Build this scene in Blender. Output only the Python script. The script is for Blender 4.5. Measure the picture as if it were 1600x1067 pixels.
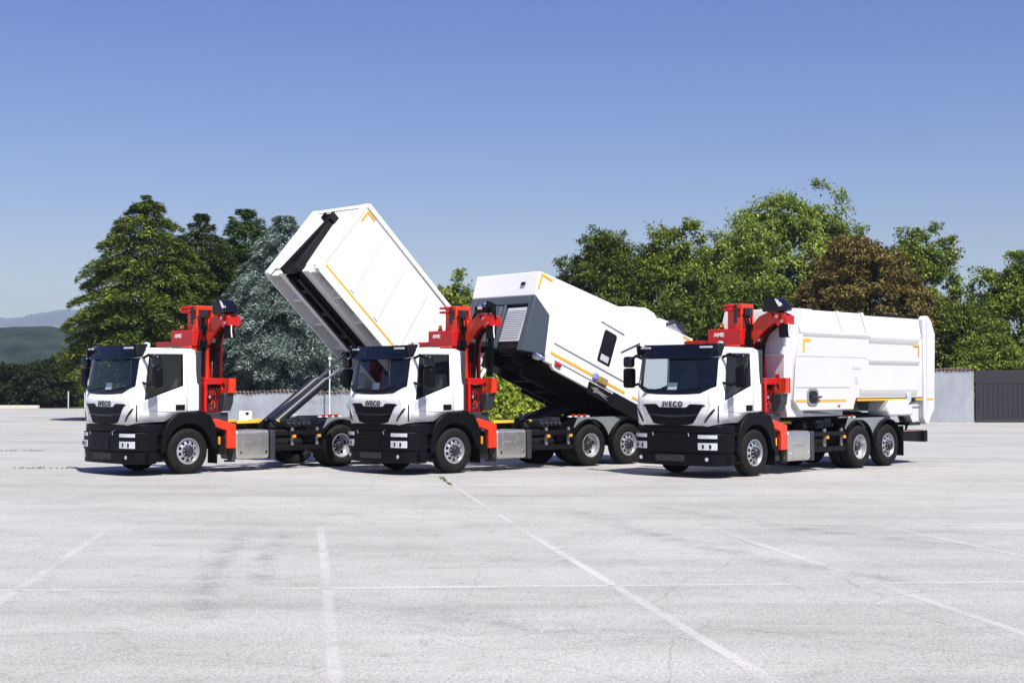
import bpy, bmesh, math, random
import numpy as np
from mathutils import Vector, Matrix, Euler

SC = bpy.context.scene
for o in list(bpy.data.objects):
    bpy.data.objects.remove(o)
COL = SC.collection
R = math.radians
random.seed(7)
RNG = np.random.default_rng(7)

# ------------------------------------------------------------------ camera, sky, sun, exposure
cam = bpy.data.cameras.new('camera')
cam.lens = 50.0
cam.sensor_width = 36.0
cam.clip_start = 0.1
cam.clip_end = 20000
camo = bpy.data.objects.new('camera', cam)
camo.location = (0, 0, 2.04)
camo.rotation_euler = (R(90 + 1.766), 0, 0)
COL.objects.link(camo)
SC.camera = camo

SUN_AZ = (0.44, -0.90)          # horizontal direction towards the sun
SUN_EL = 56.0
w = bpy.data.worlds.new('World')
SC.world = w
w.use_nodes = True
nt = w.node_tree
nt.nodes.clear()
sky = nt.nodes.new('ShaderNodeTexSky')
sky.sky_type = 'NISHITA'
sky.sun_disc = False
sky.sun_elevation = R(SUN_EL)
sky.sun_rotation = math.atan2(SUN_AZ[0], SUN_AZ[1])
sky.altitude = 100
sky.air_density = 1.3
sky.dust_density = 0.8
sky.ozone_density = 4.5
bg = nt.nodes.new('ShaderNodeBackground')
bg.inputs['Strength'].default_value = 0.064
wo = nt.nodes.new('ShaderNodeOutputWorld')
hs = nt.nodes.new('ShaderNodeHueSaturation')      # bluer, drier summer air than the model's default
hs.inputs['Hue'].default_value = 0.528
hs.inputs['Saturation'].default_value = 1.20
nt.links.new(sky.outputs[0], hs.inputs['Color'])
tint = nt.nodes.new('ShaderNodeMix')
tint.data_type = 'RGBA'; tint.blend_type = 'MULTIPLY'
tint.inputs[0].default_value = 1.0
tint.inputs[7].default_value = (0.99, 0.965, 1.06, 1)
nt.links.new(hs.outputs[0], tint.inputs[6])
nt.links.new(tint.outputs[2], bg.inputs[0])
nt.links.new(bg.outputs[0], wo.inputs[0])

sl = bpy.data.lights.new('sun', 'SUN')
sl.energy = 4.6
sl.angle = R(0.5)
sl.color = (1.0, 0.955, 0.89)
so = bpy.data.objects.new('sun', sl)
sd = Vector((SUN_AZ[0] * math.cos(R(SUN_EL)), SUN_AZ[1] * math.cos(R(SUN_EL)), math.sin(R(SUN_EL))))
so.rotation_euler = sd.to_track_quat('Z', 'Y').to_euler()
so.location = (20, -30, 40)
COL.objects.link(so)

SC.view_settings.view_transform = 'Standard'
SC.view_settings.look = 'None'
SC.view_settings.gamma = 1
SC.view_settings.use_curve_mapping = False
SC.view_settings.exposure = 0.72

# ------------------------------------------------------------------ materials
MATS = {}
def nodemat(name):
    m = bpy.data.materials.new(name)
    m.use_nodes = True
    MATS[name] = m
    return m, m.node_tree, m.node_tree.nodes['Principled BSDF']

def pmat(name, col, rough=0.5, metal=0.0, coat=0.0, var=0.12, scale=3.0, bump=0.0, bscale=60.0, spec=0.5, dirt=None):
    """painted / plastic / metal surface with slight procedural colour and gloss variation"""
    m, t, b = nodemat(name)
    N, L = t.nodes, t.links
    tc = N.new('ShaderNodeTexCoord')
    no = N.new('ShaderNodeTexNoise')
    no.inputs['Scale'].default_value = scale
    no.inputs['Detail'].default_value = 6
    no.inputs['Roughness'].default_value = 0.65
    L.new(tc.outputs['Object'], no.inputs['Vector'])
    rp = N.new('ShaderNodeValToRGB')
    rp.color_ramp.elements[0].position = 0.3
    rp.color_ramp.elements[1].position = 0.72
    lo = dirt if dirt else tuple(c * (1 - var) for c in col)
    rp.color_ramp.elements[0].color = (*lo, 1)
    rp.color_ramp.elements[1].color = (*col, 1)
    L.new(no.outputs[0], rp.inputs[0])
    L.new(rp.outputs[0], b.inputs['Base Color'])
    mr = N.new('ShaderNodeMapRange')
    mr.inputs['To Min'].default_value = max(0.02, rough - 0.08)
    mr.inputs['To Max'].default_value = min(1, rough + 0.1)
    L.new(no.outputs[0], mr.inputs[0])
    L.new(mr.outputs[0], b.inputs['Roughness'])
    b.inputs['Metallic'].default_value = metal
    b.inputs['Coat Weight'].default_value = coat
    b.inputs['Coat Roughness'].default_value = 0.06
    b.inputs['Specular IOR Level'].default_value = spec
    if bump:
        n2 = N.new('ShaderNodeTexNoise')
        n2.inputs['Scale'].default_value = bscale
        n2.inputs['Detail'].default_value = 4
        L.new(tc.outputs['Object'], n2.inputs['Vector'])
        bp = N.new('ShaderNodeBump')
        bp.inputs['Strength'].default_value = bump
        bp.inputs['Distance'].default_value = 0.02
        L.new(n2.outputs[0], bp.inputs['Height'])
        L.new(bp.outputs[0], b.inputs['Normal'])
    return m

pmat('white_paint', (0.80, 0.80, 0.79), 0.28, coat=0.4, var=0.03, scale=1.5)
pmat('body_paint', (0.78, 0.78, 0.78), 0.38, coat=0.15, var=0.05, scale=1.2, bump=0.02, bscale=3)
pmat('grey_white_paint', (0.60, 0.60, 0.60), 0.42, coat=0.1, var=0.06, scale=0.9, bump=0.03, bscale=3)
pmat('shade_trim_grey', (0.50, 0.53, 0.57), 0.5, var=0.15)  # white paint coloured as if in shade; also used on trims, joints and labels
pmat('black_plastic', (0.005, 0.0053, 0.0068), 0.42, var=0.3, bump=0.05, bscale=120, spec=0.12)
pmat('grille_black', (0.004, 0.0045, 0.006), 0.42, spec=0.15)
pmat('olive_plastic', (0.30, 0.22, 0.06), 0.5)
pmat('gloss_black', (0.003, 0.004, 0.007), 0.22, var=0.1)
pmat('dark_lining', (0.02, 0.021, 0.025), 0.7)
pmat('seat_cloth', (0.07, 0.073, 0.085), 0.85, var=0.2)
pmat('chassis_black', (0.005, 0.005, 0.006), 0.5, var=0.4, dirt=(0.010, 0.009, 0.008), spec=0.15)
pmat('dark_steel', (0.016, 0.018, 0.026), 0.38, var=0.3)
pmat('red_paint', (0.50, 0.008, 0.006), 0.34, coat=0.2, var=0.18, scale=4)
pmat('orange_red', (0.66, 0.042, 0.012), 0.36, coat=0.2, var=0.15, scale=4)
pmat('aluminium', (0.62, 0.61, 0.58), 0.34, metal=0.85, var=0.15, scale=5)
pmat('rim_silver', (0.46, 0.47, 0.49), 0.36, metal=0.6, var=0.12)
pmat('hub_grey', (0.045, 0.05, 0.06), 0.45, metal=0.5, var=0.3)
pmat('chrome', (0.75, 0.75, 0.76), 0.12, metal=1.0, var=0.05)
pmat('rubber', (0.008, 0.0076, 0.0076), 0.7, var=0.35, dirt=(0.018, 0.016, 0.014), scale=6, spec=0.12)
pmat('galvanised', (0.27, 0.30, 0.31), 0.5, metal=0.3, var=0.2, scale=8)
pmat('slate_grey', (0.055, 0.072, 0.095), 0.5, var=0.15)
pmat('louvre_grey', (0.50, 0.52, 0.55), 0.45, var=0.12)
pmat('yellow_tape', (0.80, 0.42, 0.02), 0.45, var=0.15)
pmat('yellow_paint', (0.72, 0.46, 0.03), 0.45, var=0.15)
pmat('amber_lens', (0.85, 0.33, 0.02), 0.2, var=0.1)
pmat('red_lens', (0.50, 0.02, 0.015), 0.2, var=0.1)
pmat('clear_lens', (0.70, 0.73, 0.76), 0.15, var=0.4, scale=30)
pmat('paper', (0.82, 0.83, 0.80), 0.7, var=0.05)
pmat('blue_plastic', (0.22, 0.24, 0.50), 0.4)
pmat('badge_dark', (0.045, 0.05, 0.055), 0.3, metal=0.4)
pmat('letter_grey', (0.35, 0.34, 0.32), 0.4, metal=0.6)
pmat('letter_white', (0.85, 0.82, 0.80), 0.5)
pmat('bark', (0.075, 0.055, 0.04), 0.9, var=0.4, bump=0.4, bscale=12)
pmat('terracotta', (0.24, 0.135, 0.10), 0.85, var=0.45, scale=2.5, dirt=(0.10, 0.085, 0.075))
pmat('gate_dark', (0.020, 0.019, 0.024), 0.55, var=0.2)
pmat('kerb_white', (0.62, 0.57, 0.47), 0.8, var=0.2)
pmat('pole_white', (0.62, 0.66, 0.64), 0.5)
pmat('sheath_grey', (0.032, 0.036, 0.045), 0.45)
pmat('pavement_dark', (0.03, 0.032, 0.03), 0.6)

def glass_mat(name, tint, gloss=0.10):
    m, t, b = nodemat(name)
    t.nodes.remove(b)
    N, L = t.nodes, t.links
    out = N['Material Output']
    tr = N.new('ShaderNodeBsdfTransparent')
    tr.inputs[0].default_value = (*tint, 1)
    gl = N.new('ShaderNodeBsdfGlossy')
    gl.inputs['Roughness'].default_value = 0.02
    lw = N.new('ShaderNodeLayerWeight')            # Schlick reflectance, the same from both faces of the pane
    pw = N.new('ShaderNodeMath'); pw.operation = 'POWER'; pw.inputs[1].default_value = 5
    fr = N.new('ShaderNodeMath'); fr.operation = 'MULTIPLY_ADD'
    fr.inputs[1].default_value = 0.92; fr.inputs[2].default_value = 0.08
    L.new(lw.outputs['Facing'], pw.inputs[0]); L.new(pw.outputs[0], fr.inputs[0])
    lw.inputs['Blend'].default_value = 0.5
    mx = N.new('ShaderNodeMixShader')
    L.new(fr.outputs[0], mx.inputs[0])
    L.new(tr.outputs[0], mx.inputs[1])
    L.new(gl.outputs[0], mx.inputs[2])
    L.new(mx.outputs[0], out.inputs[0])
    return m
glass_mat('glass', (0.84, 0.90, 0.91))
glass_mat('dark_glass', (0.62, 0.68, 0.72))

def leaf_mat(name, c1, c2, c3, rough=0.5, trans=0.22):
    """foliage: hue varies leaf by leaf and branch by branch"""
    m, t, b = nodemat(name)
    N, L = t.nodes, t.links
    geo = N.new('ShaderNodeNewGeometry')
    tc = N.new('ShaderNodeTexCoord')
    no = N.new('ShaderNodeTexNoise')
    no.inputs['Scale'].default_value = 0.9
    no.inputs['Detail'].default_value = 3
    L.new(tc.outputs['Object'], no.inputs['Vector'])
    ad = N.new('ShaderNodeMath'); ad.operation = 'MULTIPLY_ADD'
    ad.inputs[1].default_value = 0.55
    ma = N.new('ShaderNodeMath'); ma.operation = 'MULTIPLY'
    ma.inputs[1].default_value = 0.55
    L.new(geo.outputs['Random Per Island'], ad.inputs[0])
    L.new(no.outputs[0], ma.inputs[0])
    L.new(ma.outputs[0], ad.inputs[2])
    rp = N.new('ShaderNodeValToRGB')
    e = rp.color_ramp.elements
    e[0].position = 0.18; e[0].color = (*c1, 1)
    e[1].position = 0.85; e[1].color = (*c3, 1)
    k = e.new(0.5); k.color = (*c2, 1)
    L.new(ad.outputs[0], rp.inputs[0])
    L.new(rp.outputs[0], b.inputs['Base Color'])
    b.inputs['Roughness'].default_value = rough
    b.inputs['Specular IOR Level'].default_value = 0.08
    tl = N.new('ShaderNodeBsdfTranslucent')
    L.new(rp.outputs[0], tl.inputs[0])
    mx = N.new('ShaderNodeMixShader')
    mx.inputs[0].default_value = trans
    L.new(b.outputs[0], mx.inputs[1])
    L.new(tl.outputs[0], mx.inputs[2])
    L.new(mx.outputs[0], N['Material Output'].inputs[0])
    return m
leaf_mat('cypress_leaf', (0.019, 0.046, 0.008), (0.062, 0.102, 0.018), (0.25, 0.28, 0.055), trans=0.05)
leaf_mat('fir_leaf', (0.012, 0.030, 0.008), (0.038, 0.064, 0.014), (0.10, 0.13, 0.028), trans=0.05)
leaf_mat('pine_leaf', (0.022, 0.054, 0.012), (0.060, 0.112, 0.024), (0.15, 0.20, 0.05), trans=0.12)
leaf_mat('cedar_leaf', (0.072, 0.112, 0.096), (0.175, 0.235, 0.205), (0.36, 0.43, 0.39), trans=0.05)
leaf_mat('hornbeam_leaf', (0.018, 0.042, 0.007), (0.070, 0.108, 0.016), (0.19, 0.225, 0.036), trans=0.15)
leaf_mat('mixed_leaf', (0.036, 0.076, 0.009), (0.135, 0.195, 0.026), (0.33, 0.36, 0.065))
leaf_mat('robinia_leaf', (0.054, 0.106, 0.013), (0.165, 0.235, 0.038), (0.36, 0.41, 0.10))
leaf_mat('beech_leaf', (0.030, 0.021, 0.007), (0.115, 0.088, 0.025), (0.27, 0.22, 0.065), trans=0.12)
leaf_mat('bush_leaf', (0.036, 0.076, 0.010), (0.125, 0.19, 0.026), (0.28, 0.34, 0.06))
leaf_mat('hedge_leaf', (0.07, 0.115, 0.008), (0.22, 0.29, 0.024), (0.44, 0.50, 0.07))
leaf_mat('far_leaf', (0.014, 0.022, 0.006), (0.022, 0.034, 0.010), (0.04, 0.05, 0.014))
leaf_mat('weed_leaf', (0.03, 0.05, 0.008), (0.07, 0.11, 0.015), (0.16, 0.18, 0.03))

def ground_mat():
    m, t, b = nodemat('bleached_asphalt')
    N, L = t.nodes, t.links
    tc = N.new('ShaderNodeTexCoord')
    def noise(scale, det=6, rough=0.6, stretch=None):
        n = N.new('ShaderNodeTexNoise')
        n.inputs['Scale'].default_value = scale
        n.inputs['Detail'].default_value = det
        n.inputs['Roughness'].default_value = rough
        if stretch:
            mp = N.new('ShaderNodeMapping')
            mp.inputs['Scale'].default_value = stretch[0]
            mp.inputs['Rotation'].default_value = (0, 0, stretch[1])
            L.new(tc.outputs['Object'], mp.inputs[0])
            L.new(mp.outputs[0], n.inputs['Vector'])
        else:
            L.new(tc.outputs['Object'], n.inputs['Vector'])
        return n
    def ramp(src, p0, p1, c0, c1):
        r = N.new('ShaderNodeValToRGB')
        r.color_ramp.elements[0].position = p0
        r.color_ramp.elements[1].position = p1
        r.color_ramp.elements[0].color = (*c0, 1)
        r.color_ramp.elements[1].color = (*c1, 1)
        L.new(src, r.inputs[0])
        return r
    def mul(a, bb, fac=1.0, mode='MULTIPLY'):
        x = N.new('ShaderNodeMix')
        x.data_type = 'RGBA'; x.blend_type = mode
        x.inputs[0].default_value = fac
        L.new(a, x.inputs[6]); L.new(bb, x.inputs[7])
        return x.outputs[2]
    big = noise(0.16, 5)
    base = ramp(big.outputs[0], 0.3, 0.7, (0.385, 0.378, 0.358), (0.49, 0.482, 0.46))
    pat = noise(0.7, 8, 0.72, ((0.45, 1.3, 1), 0.5))
    pr = ramp(pat.outputs[0], 0.32, 0.56, (0.84, 0.84, 0.835), (1, 1, 1))
    c = mul(base.outputs[0], pr.outputs[0])
    st = noise(2.6, 8, 0.8)
    sr = ramp(st.outputs[0], 0.36, 0.47, (0.84, 0.84, 0.83), (1, 1, 1))
    c = mul(c, sr.outputs[0])
    # aggregate speckle
    sp = noise(42, 2, 0.7)
    spr = ramp(sp.outputs[0], 0.36, 0.62, (0.64, 0.64, 0.635), (1.08, 1.08, 1.08))
    c = mul(c, spr.outputs[0])
    sp2 = noise(15, 5, 0.8)
    c = mul(c, ramp(sp2.outputs[0], 0.36, 0.50, (0.80, 0.80, 0.79), (1, 1, 1)).outputs[0])
    # hairline cracks, broken up by noise
    def cracks(scale, width, lo, hi, dark, off):
        mp = N.new('ShaderNodeMapping')
        mp.inputs['Location'].default_value = (off, off * 0.7, 0)
        L.new(tc.outputs['Object'], mp.inputs[0])
        wn = N.new('ShaderNodeTexNoise'); wn.inputs['Scale'].default_value = scale * 2.5
        wn.inputs['Detail'].default_value = 5
        L.new(mp.outputs[0], wn.inputs['Vector'])
        mxv = N.new('ShaderNodeMix'); mxv.data_type = 'VECTOR'
        mxv.inputs[0].default_value = 0.16
        L.new(mp.outputs[0], mxv.inputs[4]); L.new(wn.outputs[1], mxv.inputs[5])
        v = N.new('ShaderNodeTexVoronoi'); v.feature = 'DISTANCE_TO_EDGE'
        v.inputs['Scale'].default_value = scale
        L.new(mxv.outputs[1], v.inputs['Vector'])
        r = ramp(v.outputs['Distance'], 0.0, width, (0, 0, 0), (1, 1, 1))
        g = noise(0.35 + off * 0.01, 4, 0.7)
        gr = ramp(g.outputs[0], lo, hi, (1, 1, 1), (0, 0, 0))
        mx = N.new('ShaderNodeMath'); mx.operation = 'MAXIMUM'
        L.new(r.outputs[0], mx.inputs[0]); L.new(gr.outputs[0], mx.inputs[1])
        rr = ramp(mx.outputs[0], 0, 1, dark, (1, 1, 1))
        return rr.outputs[0]
    c = mul(c, cracks(5.0, 0.030, 0.42, 0.60, (0.80, 0.80, 0.795), 3.0))
    c = mul(c, cracks(0.55, 0.006, 0.34, 0.46, (0.80, 0.795, 0.78), 11.0))
    # long drag streaks across the lot (tyre and sweeper traces)
    sk = noise(0.55, 5, 0.6, ((0.10, 1.6, 1), 0.06))
    skr = ramp(sk.outputs[0], 0.34, 0.48, (0.90, 0.90, 0.90), (1, 1, 1))
    c = mul(c, skr.outputs[0])
    L.new(c, b.inputs['Base Color'])
    b.inputs['Roughness'].default_value = 0.85
    b.inputs['Specular IOR Level'].default_value = 0.25
    bp = N.new('ShaderNodeBump')
    bp.inputs['Strength'].default_value = 0.35
    bp.inputs['Distance'].default_value = 0.01
    L.new(sp.outputs[0], bp.inputs['Height'])
    L.new(bp.outputs[0], b.inputs['Normal'])
ground_mat()

def worn_paint_mat():
    m, t, b = nodemat('worn_line_paint')
    N, L = t.nodes, t.links
    tc = N.new('ShaderNodeTexCoord')
    n = N.new('ShaderNodeTexNoise'); n.inputs['Scale'].default_value = 5.0
    n.inputs['Detail'].default_value = 8; n.inputs['Roughness'].default_value = 0.75
    L.new(tc.outputs['Object'], n.inputs['Vector'])
    n2 = N.new('ShaderNodeTexNoise'); n2.inputs['Scale'].default_value = 0.5
    L.new(tc.outputs['Object'], n2.inputs['Vector'])
    n3 = N.new('ShaderNodeTexNoise'); n3.inputs['Scale'].default_value = 38; n3.inputs['Detail'].default_value = 3
    L.new(tc.outputs['Object'], n3.inputs['Vector'])
    m3 = N.new('ShaderNodeMath'); m3.operation = 'MULTIPLY_ADD'; m3.inputs[1].default_value = 1.1; m3.inputs[2].default_value = -0.55
    L.new(n3.outputs[0], m3.inputs[0])
    ad0 = N.new('ShaderNodeMath'); ad0.operation = 'ADD'
    L.new(n.outputs[0], ad0.inputs[0]); L.new(n2.outputs[0], ad0.inputs[1])
    ad = N.new('ShaderNodeMath'); ad.operation = 'ADD'
    L.new(ad0.outputs[0], ad.inputs[0]); L.new(m3.outputs[0], ad.inputs[1])
    r = N.new('ShaderNodeValToRGB')
    r.color_ramp.elements[0].position = 0.80; r.color_ramp.elements[0].color = (0.04, 0.04, 0.04, 1)
    r.color_ramp.elements[1].position = 1.30; r.color_ramp.elements[1].color = (0.60, 0.60, 0.60, 1)
    L.new(ad.outputs[0], r.inputs[0])
    b.inputs['Base Color'].default_value = (0.68, 0.665, 0.635, 1)
    b.inputs['Roughness'].default_value = 0.7
    tr = N.new('ShaderNodeBsdfTransparent')
    mx = N.new('ShaderNodeMixShader')
    aw = N.new('ShaderNodeAttribute'); aw.attribute_name = 'wear'
    ml = N.new('ShaderNodeMath'); ml.operation = 'MULTIPLY'
    L.new(r.outputs[0], ml.inputs[0]); L.new(aw.outputs['Fac'], ml.inputs[1])
    L.new(ml.outputs[0], mx.inputs[0]); L.new(tr.outputs[0], mx.inputs[1]); L.new(b.outputs[0], mx.inputs[2])
    L.new(mx.outputs[0], N['Material Output'].inputs[0])
worn_paint_mat()

def wall_mat():
    m, t, b = nodemat('stained_concrete')
    N, L = t.nodes, t.links
    tc = N.new('ShaderNodeTexCoord')
    mp = N.new('ShaderNodeMapping'); mp.inputs['Scale'].default_value = (0.75, 0.75, 0.35)
    L.new(tc.outputs['Object'], mp.inputs[0])
    n = N.new('ShaderNodeTexNoise'); n.inputs['Scale'].default_value = 1.4; n.inputs['Detail'].default_value = 9
    n.inputs['Roughness'].default_value = 0.7
    L.new(mp.outputs[0], n.inputs['Vector'])
    r = N.new('ShaderNodeValToRGB')
    r.color_ramp.elements[0].position = 0.3; r.color_ramp.elements[0].color = (0.22, 0.235, 0.265, 1)
    r.color_ramp.elements[1].position = 0.7; r.color_ramp.elements[1].color = (0.34, 0.36, 0.395, 1)
    L.new(n.outputs[0], r.inputs[0])
    L.new(r.outputs[0], b.inputs['Base Color'])
    b.inputs['Roughness'].default_value = 0.9
    bp = N.new('ShaderNodeBump'); bp.inputs['Strength'].default_value = 0.3; bp.inputs['Distance'].default_value = 0.02
    n3 = N.new('ShaderNodeTexNoise'); n3.inputs['Scale'].default_value = 14
    L.new(tc.outputs['Object'], n3.inputs['Vector'])
    L.new(n3.outputs[0], bp.inputs['Height']); L.new(bp.outputs[0], b.inputs['Normal'])
wall_mat()

def field_mat(name, c0, c1, scale):
    m, t, b = nodemat(name)
    N, L = t.nodes, t.links
    tc = N.new('ShaderNodeTexCoord')
    n = N.new('ShaderNodeTexNoise'); n.inputs['Scale'].default_value = scale; n.inputs['Detail'].default_value = 9
    n.inputs['Roughness'].default_value = 0.7
    L.new(tc.outputs['Object'], n.inputs['Vector'])
    r = N.new('ShaderNodeValToRGB')
    r.color_ramp.elements[0].position = 0.32; r.color_ramp.elements[0].color = (*c0, 1)
    r.color_ramp.elements[1].position = 0.68; r.color_ramp.elements[1].color = (*c1, 1)
    L.new(n.outputs[0], r.inputs[0]); L.new(r.outputs[0], b.inputs['Base Color'])
    b.inputs['Roughness'].default_value = 0.95
    b.inputs['Specular IOR Level'].default_value = 0.1
field_mat('field_grass', (0.035, 0.055, 0.012), (0.085, 0.10, 0.03), 0.12)
field_mat('hill_forest', (0.002, 0.006, 0.005), (0.026, 0.044, 0.028), 0.06)
field_mat('mountain_rock', (0.04, 0.05, 0.05), (0.10, 0.11, 0.11), 0.006)

# ------------------------------------------------------------------ mesh helper
class MB:
    def __init__(s):
        s.v = []; s.f = []; s.sm = []
    def add(s, vs, fs, smooth=False):
        k = len(s.v)
        s.v += [tuple(map(float, p)) for p in vs]
        s.f += [tuple(k + i for i in f) for f in fs]
        s.sm += [smooth] * len(fs)
        return s
    def box(s, x0, x1, y0, y1, z0, z1):
        x0, x1 = min(x0, x1), max(x0, x1); y0, y1 = min(y0, y1), max(y0, y1); z0, z1 = min(z0, z1), max(z0, z1)
        vs = [(x, y, z) for z in (z0, z1) for y in (y0, y1) for x in (x0, x1)]
        return s.add(vs, [(0, 2, 3, 1), (4, 5, 7, 6), (0, 1, 5, 4), (2, 6, 7, 3), (0, 4, 6, 2), (1, 3, 7, 5)])
    def prism(s, poly, axis, a, b):
        """2-D polygon extruded along an axis: 'x' takes (y,z), 'y' takes (x,z), 'z' takes (x,y)"""
        n = len(poly)
        def P(p, q):
            return {'x': (q, p[0], p[1]), 'y': (p[0], q, p[1]), 'z': (p[0], p[1], q)}[axis]
        vs = [P(p, a) for p in poly] + [P(p, b) for p in poly]
        area = sum(poly[i][0] * poly[(i + 1) % n][1] - poly[(i + 1) % n][0] * poly[i][1] for i in range(n))
        fs = [tuple(range(n)), tuple(range(2 * n - 1, n - 1, -1))] + [(i, i + n, (i + 1) % n + n, (i + 1) % n) for i in range(n)]
        return s.add(vs, fs)
    def cyl(s, p0, p1, r, n=14, r1=None, caps=True):
        p0 = Vector(p0); p1 = Vector(p1); d = (p1 - p0).normalized()
        u = d.orthogonal().normalized(); v = d.cross(u)
        r1 = r if r1 is None else r1
        vs = []
        for p, rr in ((p0, r), (p1, r1)):
            for i in range(n):
                a = 2 * math.pi * i / n
                vs.append(p + u * math.cos(a) * rr + v * math.sin(a) * rr)
        s.add(vs, [(i, (i + 1) % n, (i + 1) % n + n, i + n) for i in range(n)], True)
        if caps:
            k = len(s.v) - 2 * n
            s.f += [tuple(k + i for i in range(n - 1, -1, -1)), tuple(k + n + i for i in range(n))]
            s.sm += [False, False]
        return s
    def tube(s, pts, r, n=8):
        pts = [Vector(p) for p in pts]
        vs = []; u = None
        for i, p in enumerate(pts):
            d = (pts[min(i + 1, len(pts) - 1)] - pts[max(i - 1, 0)]).normalized()
            if u is None: u = d.orthogonal().normalized()
            u = (u - d * u.dot(d)).normalized(); v = d.cross(u)
            rr = r[i] if isinstance(r, (list, tuple)) else r
            for j in range(n):
                a = 2 * math.pi * j / n
                vs.append(p + u * math.cos(a) * rr + v * math.sin(a) * rr)
        fs = [(i * n + j, i * n + (j + 1) % n, (i + 1) * n + (j + 1) % n, (i + 1) * n + j) for i in range(len(pts) - 1) for j in range(n)]
        s.add(vs, fs, True)
        k = len(s.v) - len(vs)
        s.f += [tuple(k + j for j in range(n - 1, -1, -1)), tuple(k + (len(pts) - 1) * n + j for j in range(n))]
        s.sm += [False, False]
        return s
    def lathe_y(s, prof, c, n=40, skip=None):
        """profile of (radius, y offset) spun about the y axis through c"""
        vs = []
        for (r, y) in prof:
            for i in range(n):
                a = 2 * math.pi * i / n
                vs.append((c[0] + r * math.cos(a), c[1] + y, c[2] + r * math.sin(a)))
        fs = []
        for k in range(len(prof) - 1):
            for i in range(n):
                if skip and skip(k, i): continue
                fs.append((k * n + i, k * n + (i + 1) % n, (k + 1) * n + (i + 1) % n, (k + 1) * n + i))
        return s.add(vs, fs, True)
    def xform(s, M):
        s.v = [tuple(M @ Vector(p)) for p in s.v]
        return s
    def build(s, name, mat, parent=None, bevel=0.0, seg=2, sharp=35, fixn=True):
        me = bpy.data.meshes.new(name)
        me.from_pydata(s.v, [], s.f)
        me.polygons.foreach_set('use_smooth', [True] * len(s.f))
        bm = bmesh.new(); bm.from_mesh(me)
        if fixn: bmesh.ops.recalc_face_normals(bm, faces=bm.faces)
        for e in bm.edges:
            if len(e.link_faces) == 2 and e.calc_face_angle(0) > R(sharp):
                e.smooth = False
        bm.to_mesh(me); bm.free()
        me.materials.append(MATS[mat])
        o = bpy.data.objects.new(name, me)
        COL.objects.link(o)
        if parent: o.parent = parent
        if bevel:
            b = o.modifiers.new('bevel', 'BEVEL')
            b.width = bevel; b.segments = seg; b.limit_method = 'ANGLE'; b.angle_limit = R(40)
            b.harden_normals = False
        return o

def tag(o, label=None, cat=None, group=None, kind=None):
    if label: o['label'] = label
    if cat: o['category'] = cat
    if group: o['group'] = group
    if kind: o['kind'] = kind
    return o
def empty(name, M):
    o = bpy.data.objects.new(name, None)
    o.empty_display_size = 0.3
    o.matrix_world = M
    COL.objects.link(o)
    return o
def text_part(name, body, size, M, mat, parent, bold=0.0, depth=0.006, space=1.0, xs=1.0):
    """flat lettering turned into a mesh; M maps text x,y,z (right, up, out) into the parent's frame"""
    cu = bpy.data.curves.new(name, 'FONT')
    cu.body = body; cu.size = size; cu.extrude = depth; cu.offset = bold
    cu.align_x = 'CENTER'; cu.space_character = space
    to = bpy.data.objects.new(name + '_tmp', cu)
    COL.objects.link(to)
    dg = bpy.context.evaluated_depsgraph_get()
    me = bpy.data.meshes.new_from_object(to.evaluated_get(dg))
    bpy.data.objects.remove(to)
    me.name = name
    me.transform(M @ Matrix.Diagonal((xs, 1, 1, 1)))
    me.materials.clear(); me.materials.append(MATS[mat])
    o = bpy.data.objects.new(name, me)
    COL.objects.link(o); o.parent = parent
    return o
def basis(r, u, n, p):
    M = Matrix.Identity(4)
    for i in range(3):
        M[i][0] = r[i]; M[i][1] = u[i]; M[i][2] = n[i]; M[i][3] = p[i]
    return M
CHILDREN = {}
def copy_tree(o, parent=None):
    c = o.copy(); COL.objects.link(c)
    if parent is not None:
        c.parent = parent
    for ch in [x for x in COL.objects if x.parent == o]:
        copy_tree(ch, c)
    return c

# ------------------------------------------------------------------ setting: ground, field, lines, hills
tag(MB().add([(-6000, -60, -0.03), (6000, -60, -0.03), (6000, 5200, -0.03), (-6000, 5200, -0.03)], [(0, 1, 2, 3)]).build('field', 'field_grass'), kind='structure')
# the lot is one sheet, split finely near the camera only by its material
tag(MB().add([(-85, -40, 0), (75, -40, 0), (75, 125, 0), (-85, 125, 0)], [(0, 1, 2, 3)]).build('parking_lot', 'bleached_asphalt'), kind='structure')

def line_strip(pts, wd, name):
    m = MB(); V = []; W_ = []
    wd *= 1.5
    P_ = []
    for (a, b) in zip(pts[:-1], pts[1:]):
        for f in np.linspace(0, 1, 9)[:-1]: P_.append(Vector((a[0] + (b[0] - a[0]) * f, a[1] + (b[1] - a[1]) * f, 0.004)))
    P_.append(Vector((*pts[-1], 0.004)))
    rr = random.Random(len(name) + int(pts[0][0] * 10))
    for i, q in enumerate(P_):
        d = (P_[min(i + 1, len(P_) - 1)] - P_[max(i - 1, 0)]).normalized(); n = Vector((-d.y, d.x, 0)) * wd / 2
        e = rr.uniform(0.55, 1.0) * (0.3 if i in (0, len(P_) - 1) else 1)
        V += [q - n, q - n * 0.45, q + n * 0.45, q + n]; W_ += [0, e, e, 0]
    m.add(V, [(4 * i + c, 4 * i + c + 1, 4 * i + c + 5, 4 * i + c + 4) for i in range(len(P_) - 1) for c in (0, 1, 2)])
    o = m.build(name, 'worn_line_paint')
    wa = o.data.attributes.new('wear', 'FLOAT', 'POINT')
    wa.data.foreach_set('value', W_)
    return tag(o, kind='structure')
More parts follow.
